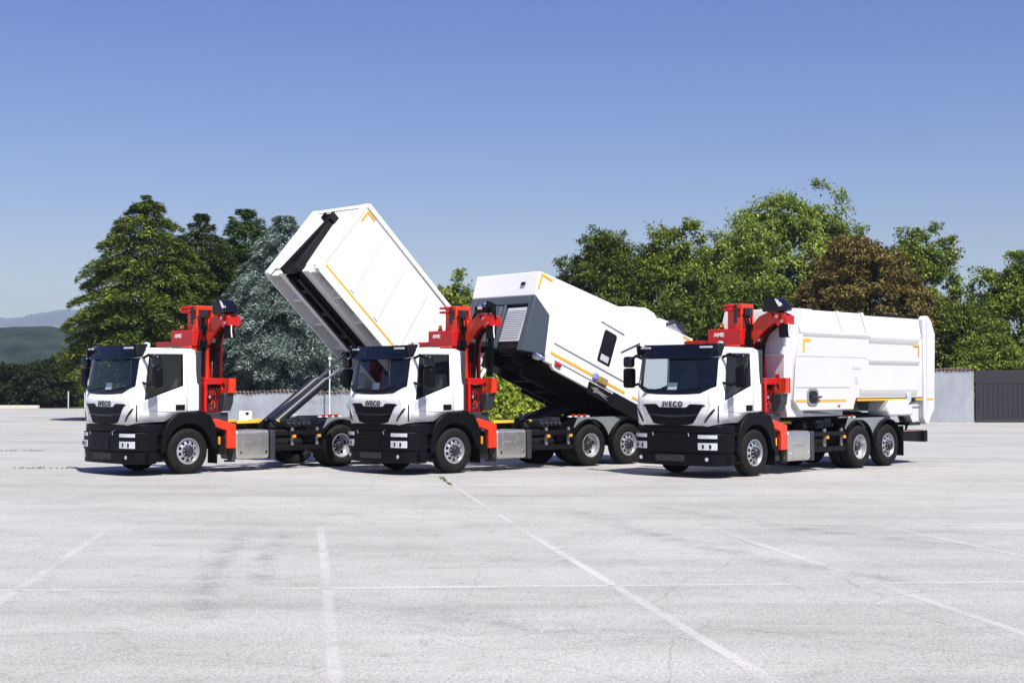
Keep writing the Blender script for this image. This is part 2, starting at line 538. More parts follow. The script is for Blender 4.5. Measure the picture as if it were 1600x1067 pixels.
for k, (x0, y0, x1, y1) in enumerate([(-4.05, 7.6, -5.77, 20.6), (-0.88, 7.5, -2.76, 20.6), (2.17, 7.5, 0.03, 20.9), (4.90, 7.4, 2.85, 20.4), (7.1, 12.0, 5.35, 20.9), (9.9, 13.5, 8.2, 20.9)]):
    line_strip([(x0, y0), (x1, y1)], 0.10, 'painted_line')
line_strip([(0.03, 20.9), (-0.75, 26.0), (-1.5, 31.4)], 0.07, 'painted_line')
line_strip([(-9, 14.05), (-2, 14.36), (12, 15.25)], 0.10, 'painted_line')
line_strip([(3.4, 20.95), (16, 21.0)], 0.10, 'painted_line')

def smear_mat():
    m, t, b = nodemat('tyre_smear')
    N, L = t.nodes, t.links
    tc = N.new('ShaderNodeTexCoord')
    n = N.new('ShaderNodeTexNoise'); n.inputs['Scale'].default_value = 2.2; n.inputs['Detail'].default_value = 9; n.inputs['Roughness'].default_value = 0.8
    L.new(tc.outputs['Object'], n.inputs['Vector'])
    r = N.new('ShaderNodeValToRGB')
    r.color_ramp.elements[0].position = 0.44; r.color_ramp.elements[0].color = (0, 0, 0, 1)
    r.color_ramp.elements[1].position = 0.75; r.color_ramp.elements[1].color = (0.40, 0.40, 0.40, 1)
    L.new(n.outputs[0], r.inputs[0])
    b.inputs['Base Color'].default_value = (0.10, 0.10, 0.10, 1)
    b.inputs['Roughness'].default_value = 0.8
    tr = N.new('ShaderNodeBsdfTransparent'); mx = N.new('ShaderNodeMixShader')
    aw = N.new('ShaderNodeAttribute'); aw.attribute_name = 'wear'
    ml = N.new('ShaderNodeMath'); ml.operation = 'MULTIPLY'
    L.new(r.outputs[0], ml.inputs[0]); L.new(aw.outputs['Fac'], ml.inputs[1])
    L.new(ml.outputs[0], mx.inputs[0]); L.new(tr.outputs[0], mx.inputs[1]); L.new(b.outputs[0], mx.inputs[2])
    L.new(mx.outputs[0], N['Material Output'].inputs[0])
smear_mat()
for pts, wd in (([(-3.62, 20.6), (-3.5, 17.5), (-3.05, 14.2), (-2.6, 12.2)], 0.5), ([(-3.15, 20.2), (-2.95, 17.0), (-2.55, 14.4)], 0.4), ([(0.9, 24.0), (1.9, 19.5), (3.0, 16.5), (4.6, 14.2)], 0.7), ([(2.2, 24.5), (4.2, 20.0), (6.4, 17.4)], 0.6), ([(-1.2, 13.2), (0.2, 12.0), (1.6, 11.4)], 0.9), ([(5.0, 13.0), (6.6, 12.0), (8, 11.7)], 0.8)):
    m = MB()
    dense = []
    for (p_, q_) in zip(pts[:-1], pts[1:]):
        for f_ in (0, 0.34, 0.67): dense.append((p_[0] + (q_[0] - p_[0]) * f_, p_[1] + (q_[1] - p_[1]) * f_))
    dense.append(pts[-1])
    P_ = [Vector((*q, 0.008)) for q in dense]
    Vs = []; W_ = []
    for i_, q in enumerate(P_):
        d_ = (P_[min(i_ + 1, len(P_) - 1)] - P_[max(i_ - 1, 0)]).normalized(); n_ = Vector((-d_.y, d_.x, 0)) * wd / 2
        Vs += [q - n_, q, q + n_]; W_ += [0, 0 if i_ in (0, len(P_) - 1) else 1, 0]
    m.add(Vs, [(3 * i_ + c_, 3 * i_ + c_ + 1, 3 * i_ + c_ + 4, 3 * i_ + c_ + 3) for i_ in range(len(P_) - 1) for c_ in (0, 1)])
    o_ = tag(m.build('tyre_mark', 'tyre_smear'), kind='structure')
    at_w = o_.data.attributes.new('wear', 'FLOAT', 'POINT')
    at_w.data.foreach_set('value', W_)

def ridge(name, mat, prof, y0, depth, seed, rough):
    """hill ridge running across the view; prof is a list of (x, height)"""
    rng = np.random.default_rng(seed)
    xs = np.linspace(prof[0][0], prof[-1][0], 620)
    hs = np.interp(xs, [p[0] for p in prof], [p[1] for p in prof])
    ph = rng.uniform(0, 6.28, 12)
    fr = np.geomspace(1, 30, 12)
    span = xs[-1] - xs[0]
    bumpy = sum(np.sin(xs / span * 6.28 * f * 2 + p) / (f ** 0.75) for f, p in zip(fr, ph))
    hs = np.maximum(0.5, hs + bumpy * rough)
    nt_ = 24
    m = MB(); vs = []
    for j in range(nt_):
        t = j / (nt_ - 1)
        k = math.sin(t * math.pi) ** 0.8 if 0 < t < 1 else 0
        for i, x in enumerate(xs):
            wob = (rng.random() - 0.5) * rough * 1.5 * k
            vs.append((x, y0 + (t - 0.35) * depth, hs[i] * k + wob - 0.02 * (k == 0) * 40))
    n = len(xs)
    fs = [(j * n + i, j * n + i + 1, (j + 1) * n + i + 1, (j + 1) * n + i) for j in range(nt_ - 1) for i in range(n - 1)]
    m.add(vs, fs, True)
    return tag(m.build(name, mat, sharp=80), kind='structure')
ridge('hill', 'hill_forest', [(-1200, 22), (-700, 28), (-420, 30), (-262, 32.5), (-238, 33), (-224, 31), (-205, 25), (-184, 17), (-140, 10), (-70, 7), (100, 5), (500, 6)], 700, 240, 3, 0.7)
ridge('mountain', 'mountain_rock', [(-3800, 190), (-2200, 165), (-1500, 190), (-1400, 184), (-1290, 202), (-1220, 206), (-1120, 184), (-900, 120), (-500, 50), (300, 30), (1500, 40)], 3900, 900, 5, 5.0)

kerb = MB().box(-72, -41.3, 124.0, 124.5, 0, 0.30).build('low_kerb_wall', 'kerb_white', bevel=0.03)
tag(kerb, 'low pale kerb wall along the far left edge of the lot', 'kerb')

# ------------------------------------------------------------------ walls and gate behind the trucks
def wall_thing(name, label, x0, x1, y, z, thick, wavy):
    m = MB()
    n = max(2, int((x1 - x0) / 0.8))
    xs = [x0 + (x1 - x0) * i / n for i in range(n + 1)]
    top = [z + (0.05 * math.sin(x * 1.35) if wavy else 0.012 * math.sin(x * 2.1)) for x in xs]
    vs = []
    for yy in (y, y + thick):
        vs += [(x, yy, -0.05) for x in xs] + [(x, yy, t) for x, t in zip(xs, top)]
    N_ = n + 1
    fs = []
    for i in range(n):
        fs.append((i, i + 1, N_ + i + 1, N_ + i))
        fs.append((2 * N_ + i + 1, 2 * N_ + i, 3 * N_ + i, 3 * N_ + i + 1))
        fs.append((N_ + i, N_ + i + 1, 3 * N_ + i + 1, 3 * N_ + i))
    fs += [(0, N_, 3 * N_, 2 * N_), (n, 2 * N_ + n, 3 * N_ + n, N_ + n)]
    wroot = m.add(vs, fs).build(name, 'stained_concrete')
    tag(wroot, label, 'wall')
    # half-round coping tiles laid across the top, each a little out of line
    tm = MB()
    x = x0 + 0.1
    rr = random.Random(int(x1 * 10))
    while x < x1:
        zt = float(np.interp(x, xs, top)) + 0.01 + rr.uniform(-0.012, 0.012)
        L0 = y - 0.09 + rr.uniform(-0.02, 0.02); L1 = y + thick + 0.09
        r = 0.095
        vs = []
        for yy, zz in ((L0, zt), (L1, zt + 0.05)):
            for rad in (r, r - 0.02):
                for k in range(7):
                    a = math.pi * k / 6
                    vs.append((x + rad * math.cos(a), yy, zz + rad * math.sin(a)))
        fs = []
        for k in range(6):
            fs += [(k, k + 1, 14 + k + 1, 14 + k), (7 + k, 21 + k, 21 + k + 1, 7 + k + 1), (k, 7 + k, 8 + k, k + 1), (14 + k, 15 + k, 22 + k, 21 + k)]
        tm.add(vs, fs)
        x += 0.225
    tm.build('coping_tiles', 'terracotta', wroot, fixn=False)
    COL.objects['coping_tiles' if 'coping_tiles' in COL.objects and name else 'coping_tiles']
    for c in wroot.children: c['kind'] = 'stuff'
    return wroot
wl = wall_thing('boundary_wall', 'lower grey concrete wall with wavy tiled top behind the left truck', -19.5, -1.15, 80.0, 1.62, 0.25, True)
wr = wall_thing('boundary_wall', 'taller grey concrete wall with tiled top ending at the dark gate', -1.10, 25.45, 78.4, 2.85, 0.25, False)
text_part('graffiti', 'Po-2F2', 0.42, basis((1, 0, 0), (0, 0, 1), (0, -1, 0), (-10.85, 79.994, 1.0)), 'galvanised', wl, depth=0.003)
m = MB().box(-9.28, -9.1, 79.985, 79.998, 0.75, 1.05).build('notice', 'galvanised', wl)

g = empty('sliding_gate', Matrix.Translation((25.6, 78.3, 0)))
tag(g, 'dark metal gate of vertical slats at the right end of the wall', 'gate')
MB().box(0, 5.6, 0.0, 0.05, 2.13, 2.86).build('top_panel', 'gate_dark', g, bevel=0.01)
MB().box(0, 5.6, -0.012, 0.062, 0.05, 0.16).build('bottom_rail', 'gate_dark', g, bevel=0.008)
MB().box(-0.10, 0.03, -0.03, 0.10, 0.0, 2.90).build('gate_post', 'gate_dark', g, bevel=0.01)
sb = MB().box(0, 0.225, 0.01, 0.04, 0.162, 2.128)
sb.box(0.2255, 0.272, 0.03, 0.05, 0.162, 2.128)
s0 = sb.build('slat', 'gate_dark', g, bevel=0.006)
s0.location = (0.06, 0, 0)
for k in range(1, 20):
    c = s0.copy(); COL.objects.link(c); c.parent = g; c.location = (0.06 + 0.272 * k, 0, 0)

# pole, utility box, field posts
p = empty('thin_pole', Matrix.Translation((-10.15, 79.2, 0)))
tag(p, 'thin pale pole with a small round head before the lower grey wall', 'pole')
MB().cyl((0, 0, 0), (0, 0, 3.45), 0.045, 12, 0.035).build('shaft', 'pole_white', p)
MB().lathe_y([(0.001, -0.11), (0.06, -0.09), (0.10, -0.03), (0.10, 0.03), (0.06, 0.09), (0.001, 0.11)], (0, 0, 0), 14).xform(Matrix.Translation((0, 0, 3.52)) @ Matrix.Rotation(R(90), 4, 'X')).build('head', 'pole_white', p)
u = empty('utility_box', Matrix.Translation((-15.2, 79.3, 0)))
tag(u, 'white utility box standing before the lower grey wall beside left truck', 'utility box')
MB().box(0, 0.68, 0, 0.35, 0, 0.62).build('housing', 'body_paint', u, bevel=0.02)
MB().box(0.36, 0.54, -0.012, 0.0, 0.40, 0.55).build('opening', 'gloss_black', u)
for (x, yy, hgt) in ((-39.9, 128, 1.5), (-38.6, 128.6, 1.5)):
    q = MB().cyl((x, yy, 0), (x, yy, hgt), 0.055, 8).build('field_post', 'pole_white')
    tag(q, 'pale post in the grass just past the right end of the kerb wall' if x < -39 else 'pale post in the grass close to the left truck cab', 'post', 'pale posts at the field edge')

# ------------------------------------------------------------------ foliage
def leaf_mesh(name, P, D, U, ln, wd, mat, parent):
    """one four-cornered leaf or spray per point: P centre, D long axis, U side axis"""
    n = len(P)
    D = D / np.linalg.norm(D, axis=1, keepdims=True)
    S = np.cross(D, U); S /= (np.linalg.norm(S, axis=1, keepdims=True) + 1e-9)
    Nn = np.cross(S, D)
    ln = ln[:, None]; wd = wd[:, None]
    v = np.empty((n, 4, 3))
    v[:, 0] = P - D * ln * 0.5
    v[:, 1] = P + S * wd * 0.5 + Nn * wd * 0.12
    v[:, 2] = P + D * ln * 0.5 - Nn * ln * 0.10
    v[:, 3] = P - S * wd * 0.5 + Nn * wd * 0.12
    me = bpy.data.meshes.new(name)
    me.vertices.add(n * 4); me.vertices.foreach_set('co', v.reshape(-1))
    me.loops.add(n * 4); me.loops.foreach_set('vertex_index', np.arange(n * 4, dtype=np.int32))
    me.polygons.add(n)
    me.polygons.foreach_set('loop_start', np.arange(0, n * 4, 4, dtype=np.int32))
    me.polygons.foreach_set('loop_total', np.full(n, 4, dtype=np.int32))
    me.update(calc_edges=True)
    me.materials.append(MATS[mat])
    o = bpy.data.objects.new(name, me)
    COL.objects.link(o)
    if parent: o.parent = parent
    return o
def unit(n):
    a = RNG.normal(size=(n, 3))
    return a / np.linalg.norm(a, axis=1, keepdims=True)

def trunk_mesh(h, r, limbs, parent, lean=(0, 0)):
    m = MB()
    n = 7
    pts = [(lean[0] * (i / n) ** 1.5 + RNG.normal() * 0.05 * (i > 0), lean[1] * (i / n) ** 1.5 + RNG.normal() * 0.05 * (i > 0), h * i / n - (0.1 if i == 0 else 0)) for i in range(n + 1)]
    m.tube(pts, [r * (1.25 if i == 0 else 1 - 0.85 * i / n) for i in range(n + 1)], 9)
    for q in limbs:
        z0 = min(h * 0.92, max(h * 0.12, q[2] - 0.45 * math.hypot(q[0], q[1]) - 0.3))
        k = z0 / h
        a = Vector((lean[0] * k ** 1.5, lean[1] * k ** 1.5, z0)); b = Vector(q)
        mid = a.lerp(b, 0.5) + Vector((0, 0, 0.12 * (b - a).length))
        rr = r * (1 - 0.85 * k) * 0.5
        m.tube([a, a.lerp(mid, 0.6), mid, mid.lerp(b, 0.55), b], [rr, rr * 0.8, rr * 0.6, rr * 0.38, rr * 0.12], 6)
    return m.build('trunk', 'bark', parent)

def broad_tree(name, label, cat, x, y, h, rx, ry, z0, nclump, nleaf, mat, leaf=0.24, group=None, shape=2.2, droop=0.0, clump=(0.55, 1.15), lean=0, top=1.0, wob_k=1.0):
    """crown built of leafy clumps scattered through an uneven ellipsoid, on a limbed trunk"""
    t = empty(name, Matrix.Translation((x, y, 0)))
    tag(t, label, cat, group)
    nleaf = int(nleaf * 2.2); leaf *= 0.86; nclump = int(nclump * 1.5)
    zc = (h + z0) / 2; rz = (h - z0) / 2
    C = []
    tries = 0
    ph = RNG.uniform(0, 6.28, 6)
    while len(C) < nclump and tries < nclump * 60:
        tries += 1
        d = unit(1)[0]
        rad = RNG.uniform(0.40, 1.0) ** 0.6
        az = math.atan2(d[1], d[0])
        wob = 1 + wob_k * (0.13 * math.sin(3 * az + ph[0] + 2.5 * d[2]) + 0.10 * math.sin(5 * az + ph[1] - 4 * d[2]) + 0.06 * math.sin(9 * az + ph[2] + 7 * d[2]))
        s = abs(d[2])
        k = rad * wob * (1 - 0.12 * s * (d[2] > 0))
        p = np.array([d[0] * rx * k, d[1] * ry * k, zc + d[2] * rz * k * (top if d[2] > 0 else 1)])
        if p[2] < z0 * 0.8: continue
        if p[2] > h: p[2] = h - RNG.uniform(0, 0.4)
        C.append(p)
    C = np.array(C)
    # every clump carries several curved leafy twigs that start inside it and hang outwards
    nt_w = 6
    ci = np.repeat(np.arange(len(C)), nt_w)
    cr = RNG.uniform(clump[0], clump[1], len(C))[ci]
    B0 = C[ci] + unit(len(ci)) * cr[:, None] * 0.35
    outc = C[ci] - np.array([0, 0, zc - 0.25 * rz]); outc /= (np.linalg.norm(outc, axis=1, keepdims=True) + 1e-6)
    T0 = unit(len(ci)) * 0.85 + outc * 0.75 + np.array([0, 0, 0.25])
    T0 /= np.linalg.norm(T0, axis=1, keepdims=True)
    TL = cr * RNG.uniform(0.6, 1.35, len(ci))
    per = max(4, nleaf // len(ci))
    ti = np.repeat(np.arange(len(ci)), per)
    n = len(ti)
    q = RNG.uniform(0, 1, n) ** 0.8
    sp = (0.10 + 0.24 * (1 - q)) * (0.5 + 0.6 * cr[ti])
    P = B0[ti] + T0[ti] * (TL[ti] * q)[:, None] + RNG.normal(size=(n, 3)) * sp[:, None] * np.array([1, 1, 0.75])
    P[:, 2] -= (0.22 + droop) * TL[ti] * q ** 2
    P[:, 2] = np.maximum(P[:, 2], 0.05)
    D = T0[ti] * 0.7 + unit(n) * 0.75
    D[:, 2] -= (0.35 + droop * 0.8) * q + 0.1
    U = outc[ti] * 0.35 + np.array([0, 0, 0.8]) + unit(n) * 0.6
    ln = leaf * RNG.uniform(0.6, 1.45, n)
    leaf_mesh('crown', P, D, U, ln, ln * RNG.uniform(0.36, 0.6, n), mat, t)
    pick = C[RNG.permutation(len(C))[:14]] if len(C) > 14 else C
    trunk_mesh(h * 0.86, max(0.10, h * 0.022), [tuple(q * np.array([0.85, 0.85, 1])) for q in pick], t)
    return t

def conifer(name, label, x, y, h, r, mat, nleaf, prof, layers=30, droop=0.15, flat=0.30, spray=0.42, z0=0.3, group=None, rise=0.25, tip=1.0):
    """whorled boughs, each a flattened fan of needle sprays, on a straight trunk"""
    t = empty(name, Matrix.Translation((x, y, 0)))
    tag(t, label, 'tree', group)
    nleaf = int(nleaf * 1.35); spray *= 0.9
    bough = []
    for k in range(layers):
        f = (k + RNG.uniform(-0.35, 0.35)) / (layers - 1)
        f = min(max(f, 0), 1)
        R_ = r * float(np.interp(f, [q[0] for q in prof], [q[1] for q in prof]))
        z = z0 + (h - z0) * f
        nb = max(5, int(6 + 15 * R_ / r))
        a0 = RNG.uniform(0, 6.28)
        for j in range(nb):
            a = a0 + 6.283 * j / nb + RNG.normal() * 0.16
            L_ = R_ * RNG.uniform(0.80, 1.14)
            bough.append((a, L_, z + RNG.normal() * 0.12))
    for k in range(22):                                             # leader and short top boughs
        bough.append((RNG.uniform(0, 6.28), r * RNG.uniform(0.03, 0.16), h - RNG.uniform(0.0, 0.13) * (h - z0)))
    Ls = np.array([b[1] for b in bough]) + 0.35
    cnt = np.maximum(6, (nleaf * Ls / Ls.sum())).astype(int)
    bi = np.repeat(np.arange(len(bough)), cnt)
    n = len(bi)
    A = np.array([b[0] for b in bough])[bi]; LL = np.array([b[1] for b in bough])[bi]; Z = np.array([b[2] for b in bough])[bi]
    q = RNG.uniform(0.0, 1, n) ** 0.42
    dirx, diry = np.cos(A), np.sin(A)
    fan = (0.10 + 0.34 * LL * (1 - 0.55 * q)) * 0.75
    lat = RNG.uniform(-1, 1, n) * fan
    zz = Z + rise * LL * q - droop * LL * q ** 2.2 * 2 - np.abs(lat) * 0.22 + RNG.normal(size=n) * flat * 0.22
    rr = LL * q
    P = np.stack([dirx * rr - diry * lat, diry * rr + dirx * lat, np.clip(zz, 0.15, h * tip)], 1)
    sgn = np.sign(lat)
    D = np.stack([dirx - diry * sgn * 0.65, diry + dirx * sgn * 0.65, np.full(n, 0.10)], 1) + RNG.normal(size=(n, 3)) * 0.38
    U = np.stack([dirx * 0.25, diry * 0.25, np.ones(n)], 1) + RNG.normal(size=(n, 3)) * 0.42
    ln = spray * RNG.uniform(0.55, 1.4, n)
    leaf_mesh('crown', P, D, U, ln, ln * RNG.uniform(0.15, 0.29, n), mat, t)
    pick = [(math.cos(b[0]) * b[1] * 0.8, math.sin(b[0]) * b[1] * 0.8, b[2] + 0.15 * b[1]) for b in bough[::max(1, len(bough) // 26)]]
    trunk_mesh(h * 0.95, max(0.12, h * 0.024), pick, t)
    return t

def at(px, d): return (px - 800) / 2222 * d
def hz(py, d): return 2.04 + (602 - py) / 2222 * d
CONE = [(0, 0.82), (0.10, 0.98), (0.18, 1.0), (0.35, 0.97), (0.55, 0.87), (0.70, 0.70), (0.84, 0.46), (0.94, 0.24), (1, 0.05)]
SPIRE = [(0, 0.9), (0.3, 1.0), (0.55, 0.92), (0.75, 0.70), (0.88, 0.42), (0.96, 0.2), (1, 0.05)]
FULL = [(0, 0.85), (0.15, 1.0), (0.45, 0.97), (0.65, 0.82), (0.82, 0.55), (0.93, 0.30), (1, 0.05)]
CED = [(0, 0.75), (0.15, 0.95), (0.35, 1.0), (0.55, 0.92), (0.75, 0.72), (0.9, 0.45), (1, 0.16)]
LG = 'conifers behind the left truck'
conifer('cypress_tree', 'broad yellow green conifer, leftmost and largest of the evergreens', at(226, 84), 84, hz(306, 84), 4.5, 'cypress_leaf', 105000, CONE, 25, 0.22, 0.40, 0.30, group=LG, rise=0.30, z0=2.2)
conifer('fir_tree', 'narrow dark green conifer right beside the broad yellow green one', at(314, 88), 88, hz(334, 88), 3.2, 'fir_leaf', 66000, SPIRE, 30, 0.18, 0.42, 0.29, group=LG)
conifer('pine_tree', 'mid green conifer top rising behind the bluish cedar', at(383, 93), 93, hz(328, 93), 2.7, 'pine_leaf', 46000, CED, 26, 0.05, 0.45, 0.33, group=LG, rise=0.45)
conifer('fir_tree', 'dark conifer wedged between the broad yellow green one and its narrow neighbour', at(283, 92), 92, hz(368, 92), 2.6, 'fir_leaf', 30000, SPIRE, 26, 0.18, 0.42, 0.30, group=LG)
conifer('fir_tree', 'dark conifer standing behind the gap left of the bluish cedar', at(362, 95), 95, hz(372, 95), 2.6, 'fir_leaf', 30000, SPIRE, 26, 0.18, 0.42, 0.30, group=LG)
conifer('fir_tree', 'low dark conifer filling the gap behind the red crane of the left truck', at(345, 90), 90, hz(385, 90), 2.6, 'fir_leaf', 30000, FULL, 26, 0.18, 0.42, 0.30, group=LG)
conifer('cedar_tree', 'bluish grey cedar with drooping layered boughs behind the tipped box', at(444, 84), 84, hz(338, 84), 4.0, 'cedar_leaf', 105000, CED, 20, 0.28, 0.30, 0.27, group=LG, z0=1.4, rise=0.22)
broad_tree('holly_tree', 'dark low tree under the raised container right of the bluish cedar', 'tree', at(534, 88), 88, hz(520, 88), 1.7, 1.6, 0.9, 40, 6000, 'hornbeam_leaf', 0.24)
broad_tree('lime_tree', 'green treetop showing in the gap between the two tilted bodies', 'tree', at(706, 100), 100, hz(434, 100), 2.3, 2.3, 1.5, 60, 9000, 'mixed_leaf', 0.30, clump=(0.4, 0.9))
RG = 'broadleaf trees behind the wall on the right'
broad_tree('hornbeam_tree', 'thin spiky shrub tree at the left end of the right hand tree row', 'tree', at(880, 92), 92, hz(404, 92), 1.6, 1.6, 1.2, 50, 8000, 'hornbeam_leaf', 0.24, group=RG, clump=(0.4, 0.8))
broad_tree('hornbeam_tree', 'dense dark green rounded tree behind the nose of the tilted compactor', 'tree', at(945, 90), 90, hz(356, 90), 2.6, 2.4, 0.6, 170, 34000, 'hornbeam_leaf', 0.22, group=RG, clump=(0.5, 0.9))
broad_tree('maple_tree', 'mid green leafy tree between the dense dark tree and the tallest tree', 'tree', at(1045, 93), 93, hz(350, 93), 3.6, 3.0, 0.6, 200, 36000, 'mixed_leaf', 0.27, group=RG, clump=(0.5, 1.1))
broad_tree('robinia_tree', 'tallest tree, light green feathery crown left of the brown one', 'tree', at(1235, 98), 98, hz(282, 98), 5.9, 4.4, 2.0, 340, 56000, 'robinia_leaf', 0.26, group=RG, clump=(0.5, 1.2), droop=0.55, wob_k=0.7)
broad_tree('robinia_tree', 'drooping light green tree just behind the red crane of the right truck', 'tree', at(1150, 90), 90, hz(352, 90), 3.0, 2.4, 0.6, 160, 30000, 'robinia_leaf', 0.24, group=RG, clump=(0.45, 1.0), droop=0.6)
broad_tree('copper_beech', 'brown red round crowned tree above the right truck body', 'tree', at(1352, 86), 86, hz(358, 86), 4.15, 3.5, 0.6, 380, 52000, 'beech_leaf', 0.22, group=RG, clump=(0.35, 0.7), wob_k=0.25)
broad_tree('ash_tree', 'open green tree leaning out right behind the brown crowned tree', 'tree', at(1440, 95), 95, hz(352, 95), 2.9, 2.4, 1.0, 120, 20000, 'mixed_leaf', 0.26, group=RG, clump=(0.35, 0.85))
broad_tree('plum_tree', 'dark green tree standing low behind the tiled wall near the gate', 'tree', at(1492, 86), 86, hz(462, 86), 2.5, 1.9, 0.6, 100, 18000, 'hornbeam_leaf', 0.22, group=RG)
broad_tree('walnut_tree', 'large green tree at the right edge above the dark gate', 'tree', at(1598, 92), 92, hz(400, 92), 3.6, 2.8, 0.6, 190, 32000, 'bush_leaf', 0.26, group=RG, clump=(0.5, 1.1))
broad_tree('laurel_bush', 'bright green bushy shrub behind the top of the dark gate', 'bush', at(1550, 82), 82, hz(524, 82), 1.9, 1.3, 0.7, 70, 11000, 'bush_leaf', 0.20, group=RG, clump=(0.35, 0.7))
broad_tree('yew_tree', 'very dark undergrowth tree between the compactor tail and the right crane', 'tree', at(1080, 86), 86, hz(448, 86), 2.7, 1.6, 0.4, 90, 12000, 'hornbeam_leaf', 0.24, group=RG)
broad_tree('yew_tree', 'very dark undergrowth tree directly behind the right truck crane column', 'tree', at(1190, 87), 87, hz(440, 87), 2.4, 1.6, 0.4, 90, 12000, 'hornbeam_leaf', 0.24, group=RG)
FG = 'dark trees behind the far left kerb'
for (px, py, rx, lab) in ((-30, 572, 2.6, 'dark tree cut by the left picture edge behind the kerb wall'), (14, 570, 2.4, 'dark tree second from the left edge in the far dark row'), (46, 572, 2.1, 'dark tree in the middle of the far dark row behind the kerb'), (68, 570, 1.7, 'dark small tree right of the middle of the far dark row'), (84, 563, 1.5, 'dark pointed tree, right hand end of the far dark row')):
    broad_tree('field_maple', lab, 'tree', at(px, 134), 134, hz(py, 134), rx, 2.0, 0.2, 46, 6500, 'far_leaf', 0.32, group=FG, clump=(0.5, 1.0))
for (px, py, rx, lab, mt) in ((122, 598, 1.6, 'light green low shrub between the pale posts and left cab', 'bush_leaf'), (152, 600, 1.5, 'light green low shrub hidden behind the left cab', 'bush_leaf'), (100, 606, 1.3, 'small shrub at the right end of the dark far row', 'pine_leaf')):
    broad_tree('field_shrub', lab, 'bush', at(px, 138), 138, hz(py, 138), rx, 1.3, 0.05, 26, 3500, mt, 0.28, clump=(0.3, 0.7))

def hedge(x0, x1, y0, y1, h):
    t = empty('ivy_hedge', Matrix.Translation((x0, y0, 0)))
    tag(t, 'bright yellow green ivy hedge behind the middle truck chassis', 'hedge')
    L_ = x1 - x0; W_ = y1 - y0
    MB().box(0.12, L_ - 0.12, 0.18, W_, 0, h - 0.18).build('stems', 'bark', t)
    n = 16000
    P = np.empty((n, 3)); Nn = np.empty((n, 3))
    k = int(n * 0.72)
    P[:k, 0] = RNG.uniform(0, L_, k); P[:k, 2] = RNG.uniform(0.02, h, k); P[:k, 1] = RNG.uniform(-0.05, 0.22, k)
    Nn[:k] = (0, -1, 0.35)
    P[k:, 0] = RNG.uniform(0, L_, n - k); P[k:, 1] = RNG.uniform(0, W_, n - k); P[k:, 2] = h + RNG.uniform(-0.2, 0.05, n - k)
    Nn[k:] = (0, -0.2, 1)
    bump_ = 0.10 * np.sin(P[:, 0] * 3.1 + P[:, 2] * 2.0) + 0.07 * np.sin(P[:, 0] * 7.3 - P[:, 2] * 5.1) + 0.05 * np.sin(P[:, 0] * 13 + P[:, 2] * 11)
    P[:, 1] -= bump_; P[k:, 2] += bump_[k:] * 1.2
    U = Nn + unit(n) * 0.55
    D = unit(n) * 0.8 + np.array([0, -0.2, -0.5])
    ln = RNG.uniform(0.10, 0.24, n)
    leaf_mesh('foliage', P, D, U, ln, ln * 0.85, 'hedge_leaf', t)
hedge(-1.9, 8.2, 76.2, 77.6, 2.75)

# weeds growing out of the joints of the lot
def weeds(pts, n, h):
    P = []; 
    for _ in range(n):
        a, b = random.choice(pts)
        f = random.random()
        P.append((a[0] + (b[0] - a[0]) * f + random.gauss(0, 0.03), a[1] + (b[1] - a[1]) * f + random.gauss(0, 0.05), random.uniform(0.0, h)))
    P = np.array(P); n = len(P)
    D = unit(n); D[:, 2] = np.abs(D[:, 2]) + 0.4
    ln = RNG.uniform(0.03, 0.085, n)
    o = leaf_mesh('joint_weeds', P, D, unit(n), ln, ln * 0.35, 'weed_leaf', None)
    tag(o, 'sparse low weeds growing out of the joints of the pale lot', 'weeds', kind='stuff')
weeds([((-1.57, 31.6), (-1.25, 29.0)), ((-12.2, 35.0), (-10.9, 35.1)), ((-16.2, 44.2), (-14.6, 44.3))], 260, 0.025)

# ------------------------------------------------------------------ the truck (built once in its own frame: x forward, y left, z up)
T1M = T2M = T3M = None
def truck_matrix(ox, oy, a):
    th = math.atan2(-math.cos(R(a)), -math.sin(R(a)))
    return Matrix.Translation((ox, oy, 0)) @ Matrix.Rotation(th, 4, 'Z')
TM = [truck_matrix(-8.286, 33.620, 44.9), truck_matrix(-2.121, 33.951, 48.2), truck_matrix(4.611, 32.806, 44.4)]

# cab plan columns (left half) and rows
CB = [(-0.28, 1.165, 0), (0.02, 1.178, 0), (0.14, 1.18, 0), (0.62, 1.18, 0.15), (1.14, 1.18, 0.75), (1.25, 1.165, 0.9), (1.36, 1.10, 1), (1.42, 0.98, 1), (1.45, 0.74, 1), (1.465, 0.38, 1), (1.47, 0.0, 1)]
ROWZ = [
    [1.42, 1.42, 1.42, 1.22, 1.20, 1.19, 1.18, 1.15, 1.11, 1.10, 1.10],
    [1.47, 1.47, 1.47, 1.46, 1.45, 1.45, 1.45, 1.45, 1.45, 1.45, 1.45],
    [1.70, 1.70, 1.70, 1.66, 1.60, 1.60, 1.66, 1.66, 1.66, 1.66, 1.66],
    [2.03, 2.03, 2.03, 1.875, 1.71, 1.76, 2.02, 1.97, 1.865, 1.845, 1.84],
    [2.40, 2.40, 2.40, 2.32, 2.24, 2.25, 2.34, 2.32, 2.27, 2.26, 2.26],
    [2.75, 2.75, 2.75, 2.75, 2.745, 2.72, 2.66, 2.66, 2.66, 2.67, 2.67],
    [2.83, 2.83, 2.83, 2.83, 2.83, 2.82, 2.82, 2.82, 2.83, 2.83, 2.83],
    [2.885, 2.89, 2.89, 2.89, 2.89, 2.885, 2.885, 2.885, 2.89, 2.89, 2.89],
]
INSET = [0.02, 0, 0, 0, 0, 0, 0.025, 0.11]
